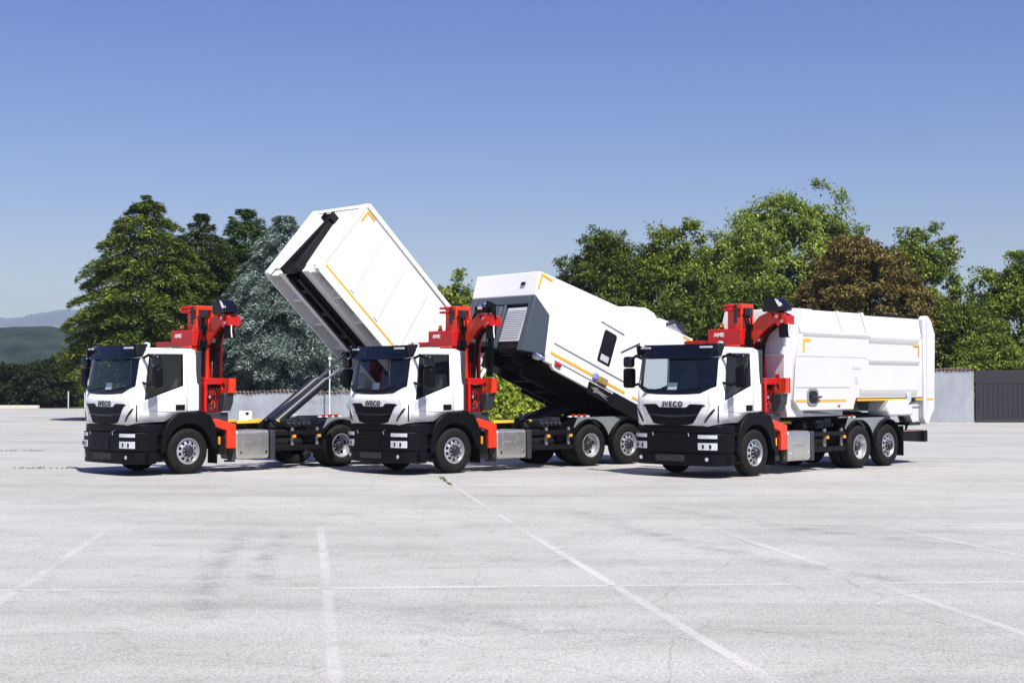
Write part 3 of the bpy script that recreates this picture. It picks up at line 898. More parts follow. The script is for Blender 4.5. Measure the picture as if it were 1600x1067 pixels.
def cab_pt(ci, ri, off=0.0):
    n = len(CB)
    mir = ci >= n
    k = ci if not mir else 2 * n - 2 - ci
    bx, by, fr = CB[k]
    z = ROWZ[ri][k]; ins = INSET[ri] + off
    rec = 0.15 * min(1.35, max(0, (z - 1.80) / 0.85))
    y = by - 0.035 * max(0, z - 1.9)
    x = bx - rec * fr - ins * fr
    if k == 0: x += ins + 0.06 * max(0, z - 2.7)
    y = max(0, y - ins * (1 if k < 7 else (0.6 if k == 7 else 0)))
    return (x, -y if mir else y, z)
NC = 2 * len(CB) - 1
def xfront(y, z=1.5):
    xs = [c[1] for c in CB[4:]][::-1]; v = [c[0] for c in CB[4:]][::-1]
    return float(np.interp(abs(y), xs, v)) - 0.15 * min(1.3, max(0, (z - 1.80) / 0.85))
def cab_faces(segs, rows):
    m = MB(); idx = {}
    for r_ in rows:
        for c in segs:
            q = []
            for (cc, rr) in ((c, r_), (c + 1, r_), (c + 1, r_ + 1), (c, r_ + 1)):
                if (cc, rr) not in idx:
                    idx[(cc, rr)] = len(m.v); m.v.append(cab_pt(cc, rr))
                q.append(idx[(cc, rr)])
            m.f.append(tuple(q)); m.sm.append(True)
    return m, idx
def lined(o, th=0.035):
    o.data.materials.append(MATS['dark_lining'])
    s = o.modifiers.new('lining', 'SOLIDIFY')
    s.thickness = th; s.offset = -1; s.material_offset = 1; s.material_offset_rim = 0
    return o
def plate_on_front(name, mat, parent, ys, top, bot, off, surf, th=0.012):
    """plate that follows a curved front: strips between a top and a bottom edge"""
    m = MB(); n = len(ys)
    V = []
    for k in (off, off - th):
        for yy, t_, b_ in zip(ys, top, bot):
            ty = yy if not isinstance(yy, tuple) else yy[0]
            by = yy if not isinstance(yy, tuple) else yy[1]
            V.append((surf(ty, t_) + k, ty, t_)); V.append((surf(by, b_) + k, by, b_))
    fs = []
    for i in range(n - 1):
        fs.append((2 * i, 2 * i + 1, 2 * i + 3, 2 * i + 2))
        j = 2 * n
        fs.append((j + 2 * i, j + 2 * i + 2, j + 2 * i + 3, j + 2 * i + 1))
        fs.append((2 * i, 2 * i + 2, j + 2 * i + 2, j + 2 * i)); fs.append((2 * i + 1, j + 2 * i + 1, j + 2 * i + 3, 2 * i + 3))
    j = 2 * n
    fs.append((0, j, j + 1, 1)); e = 2 * n - 2
    fs.append((e, e + 1, j + e + 1, j + e))
    m.add(V, fs)
    return m.build(name, mat, parent)

WHEEL_CACHE = {}
def wheel(x, y, kind, root):
    """tyre plus rim; kind: 'front' (hub stands out) or 'drive' (deep dish twin tyre)"""
    s = 1 if y > 0 else -1
    yo = abs(y)
    t = MB()
    def tyre(yc, wd):
        h_ = wd / 2
        prof = [(0.292, h_ - 0.03), (0.31, h_ - 0.012), (0.36, h_), (0.44, h_ + 0.004), (0.495, h_ - 0.012), (0.522, h_ - 0.04), (0.53, h_ - 0.075)]
        gro = []
        for q in (0.62, 0.2, -0.2, -0.62):
            yy = q * (h_ - 0.05)
            gro += [(0.53, yy + 0.012), (0.517, yy + 0.008), (0.517, yy - 0.008), (0.53, yy - 0.012)]
        prof += gro
        prof += [(r, -yy) for r, yy in [(0.53, h_ - 0.075), (0.522, h_ - 0.04), (0.495, h_ - 0.012), (0.44, h_ + 0.004), (0.36, h_), (0.31, h_ - 0.012), (0.292, h_ - 0.03)]]
        t.lathe_y([(r, s * yy) for r, yy in prof], (x, s * yc, 0.53), 48)
        t.lathe_y([(r, s * yy) for r, yy in [(0.40, h_ + 0.003), (0.405, h_ + 0.008), (0.41, h_ + 0.003)]], (x, s * yc, 0.53), 48)
    wd = 0.30
    tyre(yo - wd / 2, wd)
    if kind == 'drive': tyre(yo - wd / 2 - 0.34, wd)
    w_ = t.build('wheel', 'rubber', root, sharp=50)
    rm = MB(); c = (x, s * yo, 0.53)
    if kind == 'front':
        prof = [(0.30, -0.035), (0.302, -0.012), (0.285, -0.008), (0.272, -0.03), (0.262, -0.055), (0.235, -0.05), (0.205, -0.035), (0.18, -0.02), (0.168, -0.015), (0.001, -0.015)]
        hole = lambda k, i: k in (5, 6) and (i % 4 in (1, 2))
    else:
        prof = [(0.30, -0.035), (0.302, -0.012), (0.285, -0.008), (0.272, -0.035), (0.262, -0.13), (0.248, -0.150), (0.20, -0.165), (0.165, -0.172), (0.15, -0.17), (0.001, -0.17)]
        hole = lambda k, i: k in (5, 6) and (i % 4 in (1, 2)) and (i // 4) % 2 == 0
    rm.lathe_y([(r, s * yy) for r, yy in prof], c, 40, hole)
    rm.build('rim', 'rim_silver', w_, sharp=60)
    bk = MB().lathe_y([(0.27, s * -0.20), (0.001, s * -0.21)], c, 24); bk.build('brake_drum', 'chassis_black', w_)
    hb = MB(); y0 = -0.015 if kind == 'front' else -0.17
    d = 0.075 if kind == 'front' else 0.10
    hb.lathe_y([(r, s * yy) for r, yy in [(0.150, y0 + 0.002), (0.148, y0 + 0.016), (0.112, y0 + 0.018), (0.105, y0 + d), (0.085, y0 + d + 0.02), (0.001, y0 + d + 0.022)]], c, 24)
    hb.build('hub', 'hub_grey', w_, sharp=40)
    nm = MB()
    for k in range(10):
        a = 6.283 * k / 10 + 0.15
        q = (x + 0.132 * math.cos(a), 0.53 + 0.132 * math.sin(a))
        nm.cyl((q[0], s * (yo + y0 + 0.012), q[1]), (q[0], s * (yo + y0 + 0.048), q[1]), 0.016, 6)
    nm.build('wheel_nut', 'rim_silver', w_)['kind'] = 'stuff'
    return w_

def make_truck(root):
    # ---- cab shell
    n = len(CB); mi = lambda c: 2 * n - 2 - c - 1          # mirrored segment
    door_l = [1, 2, 3, 4]; door_r = [mi(c) for c in door_l]
    screen = list(range(6, 2 * n - 2 - 6))
    m = MB(); idx = {}
    def gv(c, r_):
        if (c, r_) not in idx:
            idx[(c, r_)] = len(m.v); m.v.append(cab_pt(c, r_))
        return idx[(c, r_)]
    for r_ in range(7):
        for c in range(NC - 1):
            if r_ < 5 and (c in door_l or c in door_r): continue
            if r_ in (3, 4) and c in screen: continue
            m.f.append((gv(c, r_), gv(c + 1, r_), gv(c + 1, r_ + 1), gv(c, r_ + 1))); m.sm.append(True)
        m.f.append((gv(NC - 1, r_), gv(0, r_), gv(0, r_ + 1), gv(NC - 1, r_ + 1))); m.sm.append(True)
    m.f.append(tuple(gv(c, 7) for c in range(NC))); m.sm.append(True)
    cab = lined(m.build('cab', 'white_paint', root, sharp=21))
    for segs in (door_l, door_r):
        mm, _ = cab_faces(segs, range(5))
        # leave the window opening out
        wins = [segs[1], segs[2]] if segs is door_l else [mi(2), mi(3)]
        mm2 = MB(); ix = {}
        for r_ in range(5):
            for c in segs:
                if r_ in (3, 4) and c in wins: continue
                q = []
                for key in ((c, r_), (c + 1, r_), (c + 1, r_ + 1), (c, r_ + 1)):
                    if key not in ix: ix[key] = len(mm2.v); mm2.v.append(cab_pt(*key))
                    q.append(ix[key])
                mm2.f.append(tuple(q)); mm2.sm.append(True)
        door = lined(mm2.build('door', 'white_paint', root, sharp=32))
        s = 1 if segs is door_l else -1
        gl = MB(); ix = {}
        for r_ in (3, 4):
            for c in wins:
                q = []
                for key in ((c, r_), (c + 1, r_), (c + 1, r_ + 1), (c, r_ + 1)):
                    if key not in ix:
                        ix[key] = len(gl.v); pp = cab_pt(*key); gl.v.append((pp[0], pp[1] - s * 0.012, pp[2]))
                    q.append(ix[key])
                gl.f.append(tuple(q)); gl.sm.append(True)
        gl.build('side_window', 'dark_glass', door)
        # black window surround
        P = [(1.145, 1.705), (0.14, 2.03), (0.14, 2.75), (1.005, 2.745)]
        fr = MB()
        cen = (0.6, 2.3)
        for i in range(4):
            a, b = P[i], P[(i + 1) % 4]
            ia = (a[0] + (cen[0] - a[0]) * 0.06, a[1] + (cen[1] - a[1]) * 0.075); ib = (b[0] + (cen[0] - b[0]) * 0.06, b[1] + (cen[1] - b[1]) * 0.075)
            yy = lambda z: s * (1.184 - 0.035 * max(0, z - 1.9))
            fr.add([(a[0], yy(a[1]), a[1]), (b[0], yy(b[1]), b[1]), (ib[0], yy(ib[1]), ib[1]), (ia[0], yy(ia[1]), ia[1])], [(0, 1, 2, 3)])
        fr.build('window_seal', 'gloss_black', door)
        MB().box(0.10, 0.34, s * 1.17, s * 1.20, 1.47, 1.60).build('handle', 'black_plastic', door, bevel=0.012)
        tr = [(1.17, 1.66), (0.72, 1.79), (0.86, 1.60), (1.17, 1.47)]
        MB().prism(tr, 'y', s * 1.176, s * 1.186).build('window_corner_trim', 'galvanised' if False else 'shade_trim_grey', door)
        MB().tube([(1.155, s * 1.181, 1.46), (0.6, s * 1.184, 1.445), (0.06, s * 1.182, 1.445)], 0.006, 6).build('crease', 'shade_trim_grey', door)
        MB().tube([(1.312, s * 1.136, 1.22), (1.312, s * 1.136, 1.60)], 0.014, 6).build('shut_line', 'black_plastic', cab)
    # windscreen
    gl = MB(); ix = {}
    for r_ in (3, 4):
        for c in screen:
            q = []
            for key in ((c, r_), (c + 1, r_), (c + 1, r_ + 1), (c, r_ + 1)):
                if key not in ix:
                    ix[key] = len(gl.v); pp = cab_pt(*key, off=0.008); gl.v.append(pp)
                q.append(ix[key])
            gl.f.append(tuple(q)); gl.sm.append(True)
    ws = gl.build('windscreen', 'glass', cab, sharp=60)
    fr = MB()
    for c in screen:
        a, b = Vector(cab_pt(c, 3, off=-0.004)), Vector(cab_pt(c + 1, 3, off=-0.004))
        a2, b2 = a.lerp(Vector(cab_pt(c, 4, off=-0.004)), 0.25), b.lerp(Vector(cab_pt(c + 1, 4, off=-0.004)), 0.25)
        fr.add([a, b, b2, a2], [(0, 1, 2, 3)], True)
    for c0, c1 in ((6, 7), (2 * n - 2 - 6, 2 * n - 2 - 7)):
        for r_ in (3, 4):
            a, b = Vector(cab_pt(c0, r_, off=-0.004)), Vector(cab_pt(c0, r_ + 1, off=-0.004))
            a2, b2 = a.lerp(Vector(cab_pt(c1, r_, off=-0.004)), 0.3), b.lerp(Vector(cab_pt(c1, r_ + 1, off=-0.004)), 0.3)
            fr.add([a, b, b2, a2], [(0, 1, 2, 3)], True)
    fr.build('windscreen_border', 'gloss_black', cab)
    for (ya, yb) in ((-0.85, -0.15), (0.05, 0.75)):
        pts = [(xfront(ya + (yb - ya) * q, 1.9 + 0.07 * q) + 0.015, ya + (yb - ya) * q, 1.90 + 0.09 * q) for q in np.linspace(0, 1, 6)]
        MB().tube(pts, 0.012, 6).build('wiper', 'black_plastic', cab)
    # roof visor
    vb = MB(); ys = np.linspace(-1.14, 1.14, 21); V = []
    for k, (zt, ot, zb, ob) in enumerate(((2.955, 0.0, 2.635, 0.115), (2.95, -0.02, 2.65, 0.095))):
        for yy in ys:
            e = 0.10 * (abs(yy) / 1.14) ** 4
            V.append((xfront(yy, 2.85) - 0.02 + ot - e * 0.3, yy, zt + 0.02 * (abs(yy) / 1.14) ** 6)); V.append((xfront(yy * 0.98, 2.65) + ob - e, yy, zb + 0.06 * (abs(yy) / 1.14) ** 8))
    nn = len(ys); fs = []
    for i in range(nn - 1):
        fs += [(2 * i, 2 * i + 1, 2 * i + 3, 2 * i + 2), (2 * nn + 2 * i, 2 * nn + 2 * i + 2, 2 * nn + 2 * i + 3, 2 * nn + 2 * i + 1), (2 * i, 2 * i + 2, 2 * nn + 2 * i + 2, 2 * nn + 2 * i), (2 * i + 1, 2 * nn + 2 * i + 1, 2 * nn + 2 * i + 3, 2 * i + 3)]
    fs += [(0, 2 * nn, 2 * nn + 1, 1), (2 * nn - 2, 2 * nn - 1, 4 * nn - 1, 4 * nn - 2)]
    vis = vb.add(V, fs, True).build('sun_visor', 'gloss_black', root, sharp=40)
    for s in (-1, 1):
        MB().prism([(1.10, 2.90), (1.30, 2.985), (1.34, 2.93), (1.30, 2.70), (1.20, 2.72)], 'y', s * 1.115, s * 1.155).build('visor_bracket', 'gloss_black', vis, bevel=0.01)
        plate_on_front('marker_lamp', 'clear_lens', vis, [s * 0.70, s * 0.85, s * 1.0], [2.905] * 3, [2.865] * 3, 0.115, lambda y, z: xfront(y, 2.75), 0.03)
    MB().lathe_y([(0.001, 0.06), (0.05, 0.05), (0.07, 0.0), (0.07, -0.05), (0.001, -0.06)], (0, 0, 0), 14).xform(Matrix.Translation((0.95, 0.95, 2.95)) @ Matrix.Rotation(R(90), 4, 'Z')).build('roof_horn', 'white_paint', cab)
    # grille, badge, slots
    ys = [(-0.88, -0.80), (-0.80, -0.66), (-0.62, -0.55), (-0.47, -0.45), (-0.38, -0.37), (-0.2, -0.2), (0, 0), (0.2, 0.2), (0.38, 0.37), (0.47, 0.45), (0.62, 0.55), (0.80, 0.66), (0.88, 0.80)]
    top = [1.60, 1.62, 1.625, 1.625, 1.555, 1.55, 1.55, 1.55, 1.555, 1.625, 1.625, 1.62, 1.60]
    bot = [1.56, 1.36, 1.20, 1.175, 1.165, 1.16, 1.16, 1.16, 1.165, 1.175, 1.20, 1.36, 1.56]
    grl = plate_on_front('grille', 'grille_black', root, ys, top, bot, 0.010, lambda y, z: xfront(y, 1.5), 0.02)
    for z_, hw in ((1.50, 0.74), (1.44, 0.70), (1.30, 0.60), (1.235, 0.54)):
        yy = np.linspace(-hw, hw, 11)
        plate_on_front('grille_slat', 'grille_black', grl, list(yy), [z_ + 0.012] * 11, [z_ - 0.012] * 11, 0.024, lambda y, z: xfront(y, 1.5), 0.02)
    yy = np.linspace(-0.70, 0.70, 15)
    plate_on_front('grille_bar', 'dark_steel', grl, list(yy), [1.385 + 0.03 * (abs(q) / 0.7) ** 2 for q in yy], [1.335 + 0.06 * (abs(q) / 0.7) ** 2 for q in yy], 0.034, lambda y, z: xfront(y, 1.5), 0.03)
    text_part('badge_lettering', 'IVECO', 0.17, basis((0, 1, 0), (0, 0, 1), (1, 0, 0), (1.478, 0.0, 1.568)), 'badge_dark', cab, bold=0.003, depth=0.008, xs=1.0, space=1.22)
    for s in (-1, 1):
        A = [(1.08, 1.52), (1.02, 1.44), (0.93, 1.33), (0.86, 1.22)]
        sl = MB(); V = []
        for (yy_, zz_) in A:
            for dy in (-0.022, 0.022):
                q = s * (yy_ + dy + (0.012 if 1.3 < zz_ < 1.46 else 0) * (1 if dy > 0 else -1))
                V.append((xfront(q, 1.5) + 0.008, q, zz_))
        sl.add(V, [(2 * i, 2 * i + 1, 2 * i + 3, 2 * i + 2) for i in range(3)])
        sl.build('air_slot', 'gloss_black', cab)
        gp = [(s * 0.965, 1.86), (s * 0.955, 1.70), (s * 0.985, 1.60), (s * 0.90, 1.40), (s * 0.78, 1.16)]
        MB().tube([(xfront(q, z_) + 0.001, q, z_) for q, z_ in gp], 0.006, 6).build('panel_gap', 'shade_trim_grey', cab)
    # ---- interior
    ib = MB().prism([(1.30, 1.30), (1.33, 1.84), (1.15, 1.93), (0.98, 1.86), (0.92, 1.55), (0.98, 1.30)], 'y', -1.08, 1.08)
    da = ib.build('dashboard', 'seat_cloth', root, bevel=0.03)
    MB().box(-0.2, 1.2, -1.1, 1.1, 1.24, 1.30).build('cab_floor', 'dark_lining', da)
    for yc in (-0.58, 0.58):
        sm_ = MB().box(0.10, 0.62, yc - 0.25, yc + 0.25, 1.55, 1.72)
        sm_.prism([(0.12, 1.66), (-0.08, 2.30), (0.06, 2.34), (0.26, 1.70)], 'y', yc - 0.24, yc + 0.24)
        sm_.prism([(-0.06, 2.34), (-0.10, 2.52), (0.0, 2.54), (0.05, 2.36)], 'y', yc - 0.13, yc + 0.13)
        sm_.build('seat', 'seat_cloth', root, bevel=0.03)
    sw = MB()
    ring = [(0.86 + 0.21 * math.cos(a) * 0.5, 0.58 + 0.22 * math.sin(a), 1.96 + 0.20 * math.cos(a)) for a in np.linspace(0, 6.283, 25)]
    sw.tube(ring, 0.018, 8); sw.tube([(0.86, 0.38, 1.96), (0.88, 0.58, 1.95), (0.86, 0.78, 1.96)], 0.02, 6); sw.cyl((0.88, 0.58, 1.95), (1.0, 0.58, 1.75), 0.03, 8)
    sw.build('steering_wheel', 'dark_lining', da)
    for (yc, wd, zt, x_) in ((-0.15, 0.27, 2.10, 1.325), (-0.78, 0.34, 1.95, 1.26), (0.38, 0.36, 1.955, 1.28)):
        pm = MB()
        if zt > 2: pm.add([(x_, yc - wd / 2, 1.86), (x_, yc + wd / 2, 1.86), (x_ - 0.06, yc + wd / 2, zt), (x_ - 0.06, yc - wd / 2, zt)], [(0, 1, 2, 3)])
        else: pm.box(x_ - 0.16, x_, yc - wd / 2, yc + wd / 2, zt - 0.035, zt - 0.01)
        pm.build('paper_sheet', 'paper', da)
    # ---- bumper, steps
    def xb(y, z=0.6):
        return float(np.interp(abs(y), [0, 0.5, 0.8, 1.0, 1.12, 1.20, 1.24], [1.52, 1.51, 1.485, 1.44, 1.37, 1.26, 1.16]))
    def band(name, ysl, z0, z1, off, mat, back=1.10, top_in=0.0, half=1.24):
        yy = np.concatenate([np.linspace(-half, -0.8, 7), np.linspace(-0.7, 0.7, 5), np.linspace(0.8, half, 7)])
        poly = [(xb(q * 1.24 / half) + off, q) for q in yy] + [(back - 0.25, half), (back - 0.25, -half)]
        return MB().prism(poly, 'z', z0, z1).build(name, mat, root, bevel=0.015)
    band('bumper_top_strip', 0, 0.985, 1.16, -0.055, 'black_plastic')
    bp = band('bumper', 0, 0.56, 0.98, 0.0, 'black_plastic')
    band('bumper_apron', 0, 0.27, 0.555, -0.018, 'black_plastic', half=1.225)
    sb = lambda y, z: xb(y)
    MB().box(1.49, 1.535, -0.42, 0.30, 0.60, 0.86).build('plate_holder', 'black_plastic', bp, bevel=0.008)
    MB().box(1.47, 1.516, -0.46, 0.34, 0.36, 0.50).build('lower_opening', 'dark_lining', bp, bevel=0.008)
    for s in (-1, 1):
        yy = [s * q for q in np.linspace(0.72, 1.13, 6)]
        plate_on_front('indicator_lamp', 'clear_lens', bp, yy, [0.955] * 6, [0.875] * 6, 0.012, sb, 0.03)
        hl = plate_on_front('headlight', 'clear_lens', bp, yy, [0.78] * 6, [0.625] * 6, 0.012, sb, 0.03)
        for q in (0.83, 1.0):
            MB().cyl((xb(q) + 0.006, s * q, 0.70), (xb(q) + 0.0145, s * q, 0.70), 0.048, 16).build('headlight_bowl', 'hub_grey', hl)
        MB().cyl((1.45, s * 0.92, 0.42), (xb(0.92) + 0.0, s * 0.92, 0.42), 0.045, 14).build('fog_lamp', 'clear_lens', bp)
        MB().tube([(1.43, s * 0.50, 0.92), (1.54, s * 0.50, 0.93), (1.555, s * 0.50, 0.99), (1.50, s * 0.50, 1.02)], 0.014, 7).build('tow_eye', 'chrome', bp)
        # entry steps
        st = MB().box(0.62, 1.02, s * 0.70, s * 1.12, 0.30, 1.175)
        st.box(1.02, 1.15, s * 0.7, s * 1.225, 0.30, 1.17)
        stp = st.build('step_well', 'black_plastic', root, bevel=0.012)
        for z_ in (0.33, 0.645, 0.955):
            MB().box(0.60, 1.08, s * 0.9, s * 1.225, z_ - 0.02, z_ + 0.02).build('step_tread', 'black_plastic', stp, bevel=0.008)
        MB().box(0.80, 0.84, s * 1.11, s * 1.135, 0.67, 0.95).build('step_rib', 'black_plastic', stp)
        # mirrors
        mr = MB().box(0.97, 1.16, s * 1.44, s * 1.72, 1.98, 2.44).build('mirror', 'black_plastic', root, bevel=0.06, seg=3)
        MB().box(0.98, 1.17, s * 1.46, s * 1.71, 2.455, 2.71).build('mirror_top', 'gloss_black', mr, bevel=0.06, seg=3)
        MB().tube([(1.15, s * 1.14, 2.66), (1.13, s * 1.32, 2.72), (1.07, s * 1.52, 2.64)], 0.035, 8).tube([(1.17, s * 1.15, 2.10), (1.12, s * 1.33, 2.05), (1.07, s * 1.50, 2.10)], 0.03, 8).build('mirror_arm', 'black_plastic', mr)
        # front mudguard: arch flat on top, with flap
        out = [(0.735, 0.50), (0.725, 0.78), (0.66, 1.02), (0.56, 1.20), (0.42, 1.33), (0.24, 1.41), (-0.30, 1.415), (-0.56, 1.36), (-0.70, 1.12), (-0.74, 0.85), (-0.76, 0.55)]
        inn = [(-0.67, 0.55)] + [(0.61 * math.cos(a), 0.53 + 0.64 * math.sin(a)) for a in np.linspace(R(168), R(6), 12)] + [(0.66, 0.50)]
        mg = MB().prism(out + inn, 'y', s * 0.80, s * 1.235).build('mudguard', 'black_plastic', root, bevel=0.02)
        MB().box(-0.775, -0.755, s * 0.82, s * 1.2, 0.22, 0.60).build('mud_flap', 'black_plastic', mg)
        MB().box(-0.36, -0.20, s * 0.55, s * 1.16, 1.42, 2.84).build('cab_side_deflector', 'sheath_grey', root, bevel=0.03)
    # ---- wheels
    for s in (1, -1):
        wheel(0, s * 1.19, 'front', root)
        wheel(-4.45, s * 1.22, 'drive', root)
        wheel(-5.84, s * 1.20, 'front', root)
    ax = MB()
    for x_ in (0, -4.45, -5.84):
        ax.cyl((x_, -0.9, 0.53), (x_, 0.9, 0.53), 0.075, 10)
    ax.cyl((-4.45, 0, 0.55), (-0.4, 0, 0.80), 0.06, 10)
    ax.cyl((-4.70, 0, 0.53), (-4.2, 0, 0.53), 0.22, 14, 0.15)
    ax.build('axles', 'chassis_black', root)
    # ---- chassis
    ch = MB()
    for s in (1, -1):
        ch.box(-7.55, 1.15, s * 0.36, s * 0.44, 0.74, 1.02)
        ch.box(-7.45, -1.2, s * 0.34, s * 0.43, 1.024, 1.12)
    for x_ in (-1.6, -2.6, -3.6, -5.15, -6.6, -7.4):
        ch.box(x_ - 0.06, x_ + 0.06, -0.36, 0.36, 0.78, 0.98)
    cf = ch.build('chassis_frame', 'chassis_black', root, bevel=0.006)
    MB().box(0.3, 1.1, -0.45, 0.45, 0.55, 1.22).build('engine_block', 'chassis_black', cf, bevel=0.03)
    for s in (1, -1):
        for (x0, x1) in ((-1.75, -2.42), (-2.86, -3.30)):
            MB().box(x1, x0, s * 0.46, s * 0.56, 1.115, 1.185).build('yellow_rail', 'yellow_paint', cf, bevel=0.012)
    # fuel tank
    tk = MB(); prof = []
    for (cx, cz, a0) in ((1.12, 0.37, -90), (1.12, 0.89, 0), (0.60, 0.89, 90), (0.60, 0.37, 180)):
        for k in range(5):
            a = R(a0 + 90 * k / 4); prof.append((cx + 0.085 * math.cos(a), cz + 0.085 * math.sin(a)))
    tank = tk.prism(prof, 'x', -2.23, -1.30).build('fuel_tank', 'aluminium', root, bevel=0.025)
    for x_ in (-1.52, -1.98):
        MB().prism([(0.595 + (p_[0] - 0.86) * 1.0 + 0.265 + (0.008 if p_[0] > 0.86 else -0.008), p_[1] + (0.008 if p_[1] > 0.63 else -0.008)) for p_ in prof], 'x', x_ - 0.025, x_ + 0.025).build('tank_strap', 'aluminium', tank)
    for x_ in (-1.42, -2.14):
        MB().cyl((x_, 1.2, 0.45), (x_, 1.215, 0.45), 0.035, 12).build('tank_bolt', 'chrome', tank)
    text_part('tank_lettering', 'IVECO', 0.14, basis((-1, 0, 0), (0, 0, 1), (0, 1, 0), (-1.76, 1.206, 0.62)), 'letter_grey', tank, depth=0.004)
    # boxes, air tanks, side guard
    bx = MB().box(-2.44, -2.30, 0.50, 1.18, 0.27, 0.96).build('battery_box', 'sheath_grey', root, bevel=0.02)
    at_ = MB()
    for (z_, y_) in ((0.62, 0.80), (0.86, 0.72)):
        at_.cyl((-3.45, y_, z_), (-2.52, y_, z_), 0.125, 16)
    at_.build('air_tank', 'chassis_black', root, bevel=0.02)
    vb_ = MB().box(-3.35, -3.0, 0.50, 0.86, 1.0, 1.20).box(-3.72, -3.42, 0.52, 0.84, 1.02, 1.24).box(-2.75, -2.55, 0.5, 0.8, 1.0, 1.14)
    for k in range(5):
        vb_.cyl((-3.05 - 0.15 * k, 0.86, 1.08), (-3.05 - 0.15 * k, 0.93, 1.08), 0.05, 10)
    vb_.build('valve_block', 'hub_grey', root, bevel=0.01)
    hm = MB()
    for k in range(7):
        y_ = 0.55 + 0.04 * k
        hm.tube([(-2.5, y_, 1.10 + 0.02 * k), (-2.8, y_ + 0.05, 1.20 - 0.03 * k), (-3.1, y_ + 0.02, 1.05), (-3.6, y_, 0.95 + 0.02 * k), (-3.8, y_ - 0.1, 0.80)], 0.016, 6)
    hm.build('hose_bundle', 'black_plastic', root)
    for s in (1, -1):
        sg = MB().box(-3.84, -2.44, s * 1.14, s * 1.18, 0.46, 0.58).box(-3.80, -2.44, s * 1.14, s * 1.18, 0.83, 0.93)
        sgo = sg.build('side_guard', 'chassis_black', root, bevel=0.012)
        for x_ in (-2.98, -3.74):
            MB().box(x_ - 0.03, x_ + 0.03, s * 1.09, s * 1.135, 0.50, 1.0).build('guard_post', 'galvanised', sgo)
            MB().box(x_ - 0.05, x_ + 0.05, s * 1.185, s * 1.215, 0.76, 0.83).build('marker_light', 'amber_lens', sgo, bevel=0.006)
        MB().box(-0.86, -0.82, s * 1.14, s * 1.19, 0.66, 0.84).build('front_marker_light', 'amber_lens', root, bevel=0.006)
        # rear mudguards: thin arcs with a galvanised web inside
        for x_ in (-4.45, -5.84):
            oa = [(x_ + 0.665 * math.cos(a), 0.53 + 0.665 * math.sin(a)) for a in np.linspace(R(8), R(172), 22)]
            ia = [(x_ + 0.635 * math.cos(a), 0.53 + 0.635 * math.sin(a)) for a in np.linspace(R(172), R(8), 22)]
            MB().prism(oa + ia, 'y', s * 0.55, s * 1.22).build('rear_mudguard', 'black_plastic', root)
        MB().prism([(-3.95, 0.98), (-4.1, 1.24), (-6.0, 1.24), (-6.3, 1.05), (-5.84, 1.195), (-5.3, 0.95), (-5.145, 0.72), (-4.95, 0.95), (-4.45, 1.195)], 'y', s * 1.08, s * 1.11).build('mudguard_web', 'galvanised', root)
        MB().box(-6.56, -6.53, s * 0.60, s * 1.22, 0.24, 1.0).build('rear_mud_flap', 'black_plastic', root)
        for k in range(3):
            MB().box(-3.98 - 0.20 * k, -4.09 - 0.20 * k, s * 0.98, s * 1.01, 1.27, 1.31).build('red_reflector', 'red_lens', root, bevel=0.004)
        MB().box(-4.62, -3.9, s * 0.92, s * 0.98, 1.24, 1.275).build('reflector_bar', 'body_paint', root)
    # rear underrun with lamps
    ru = MB().box(-7.86, -7.70, -1.20, 1.20, 0.56, 0.86).build('underrun_bar', 'chassis_black', root, bevel=0.015)
    MB().box(-7.70, -6.62, 0.98, 1.10, 0.60, 0.84).build('underrun_arm', 'chassis_black', ru, bevel=0.012)
    MB().box(-7.70, -6.62, -1.10, -0.98, 0.60, 0.84).build('underrun_arm', 'chassis_black', ru, bevel=0.012)
    MB().box(-7.72, -6.7, 0.96, 1.12, 0.845, 0.875).build('underrun_shelf', 'terracotta', ru)
    for s in (1, -1):
        MB().box(-7.90, -7.865, s * 0.80, s * 1.18, 0.62, 0.82).build('tail_lamp', 'red_lens', ru, bevel=0.01)
        MB().box(-6.66, -6.62, s * 1.10, s * 1.15, 0.70, 0.86).build('rear_marker_light', 'amber_lens', ru)

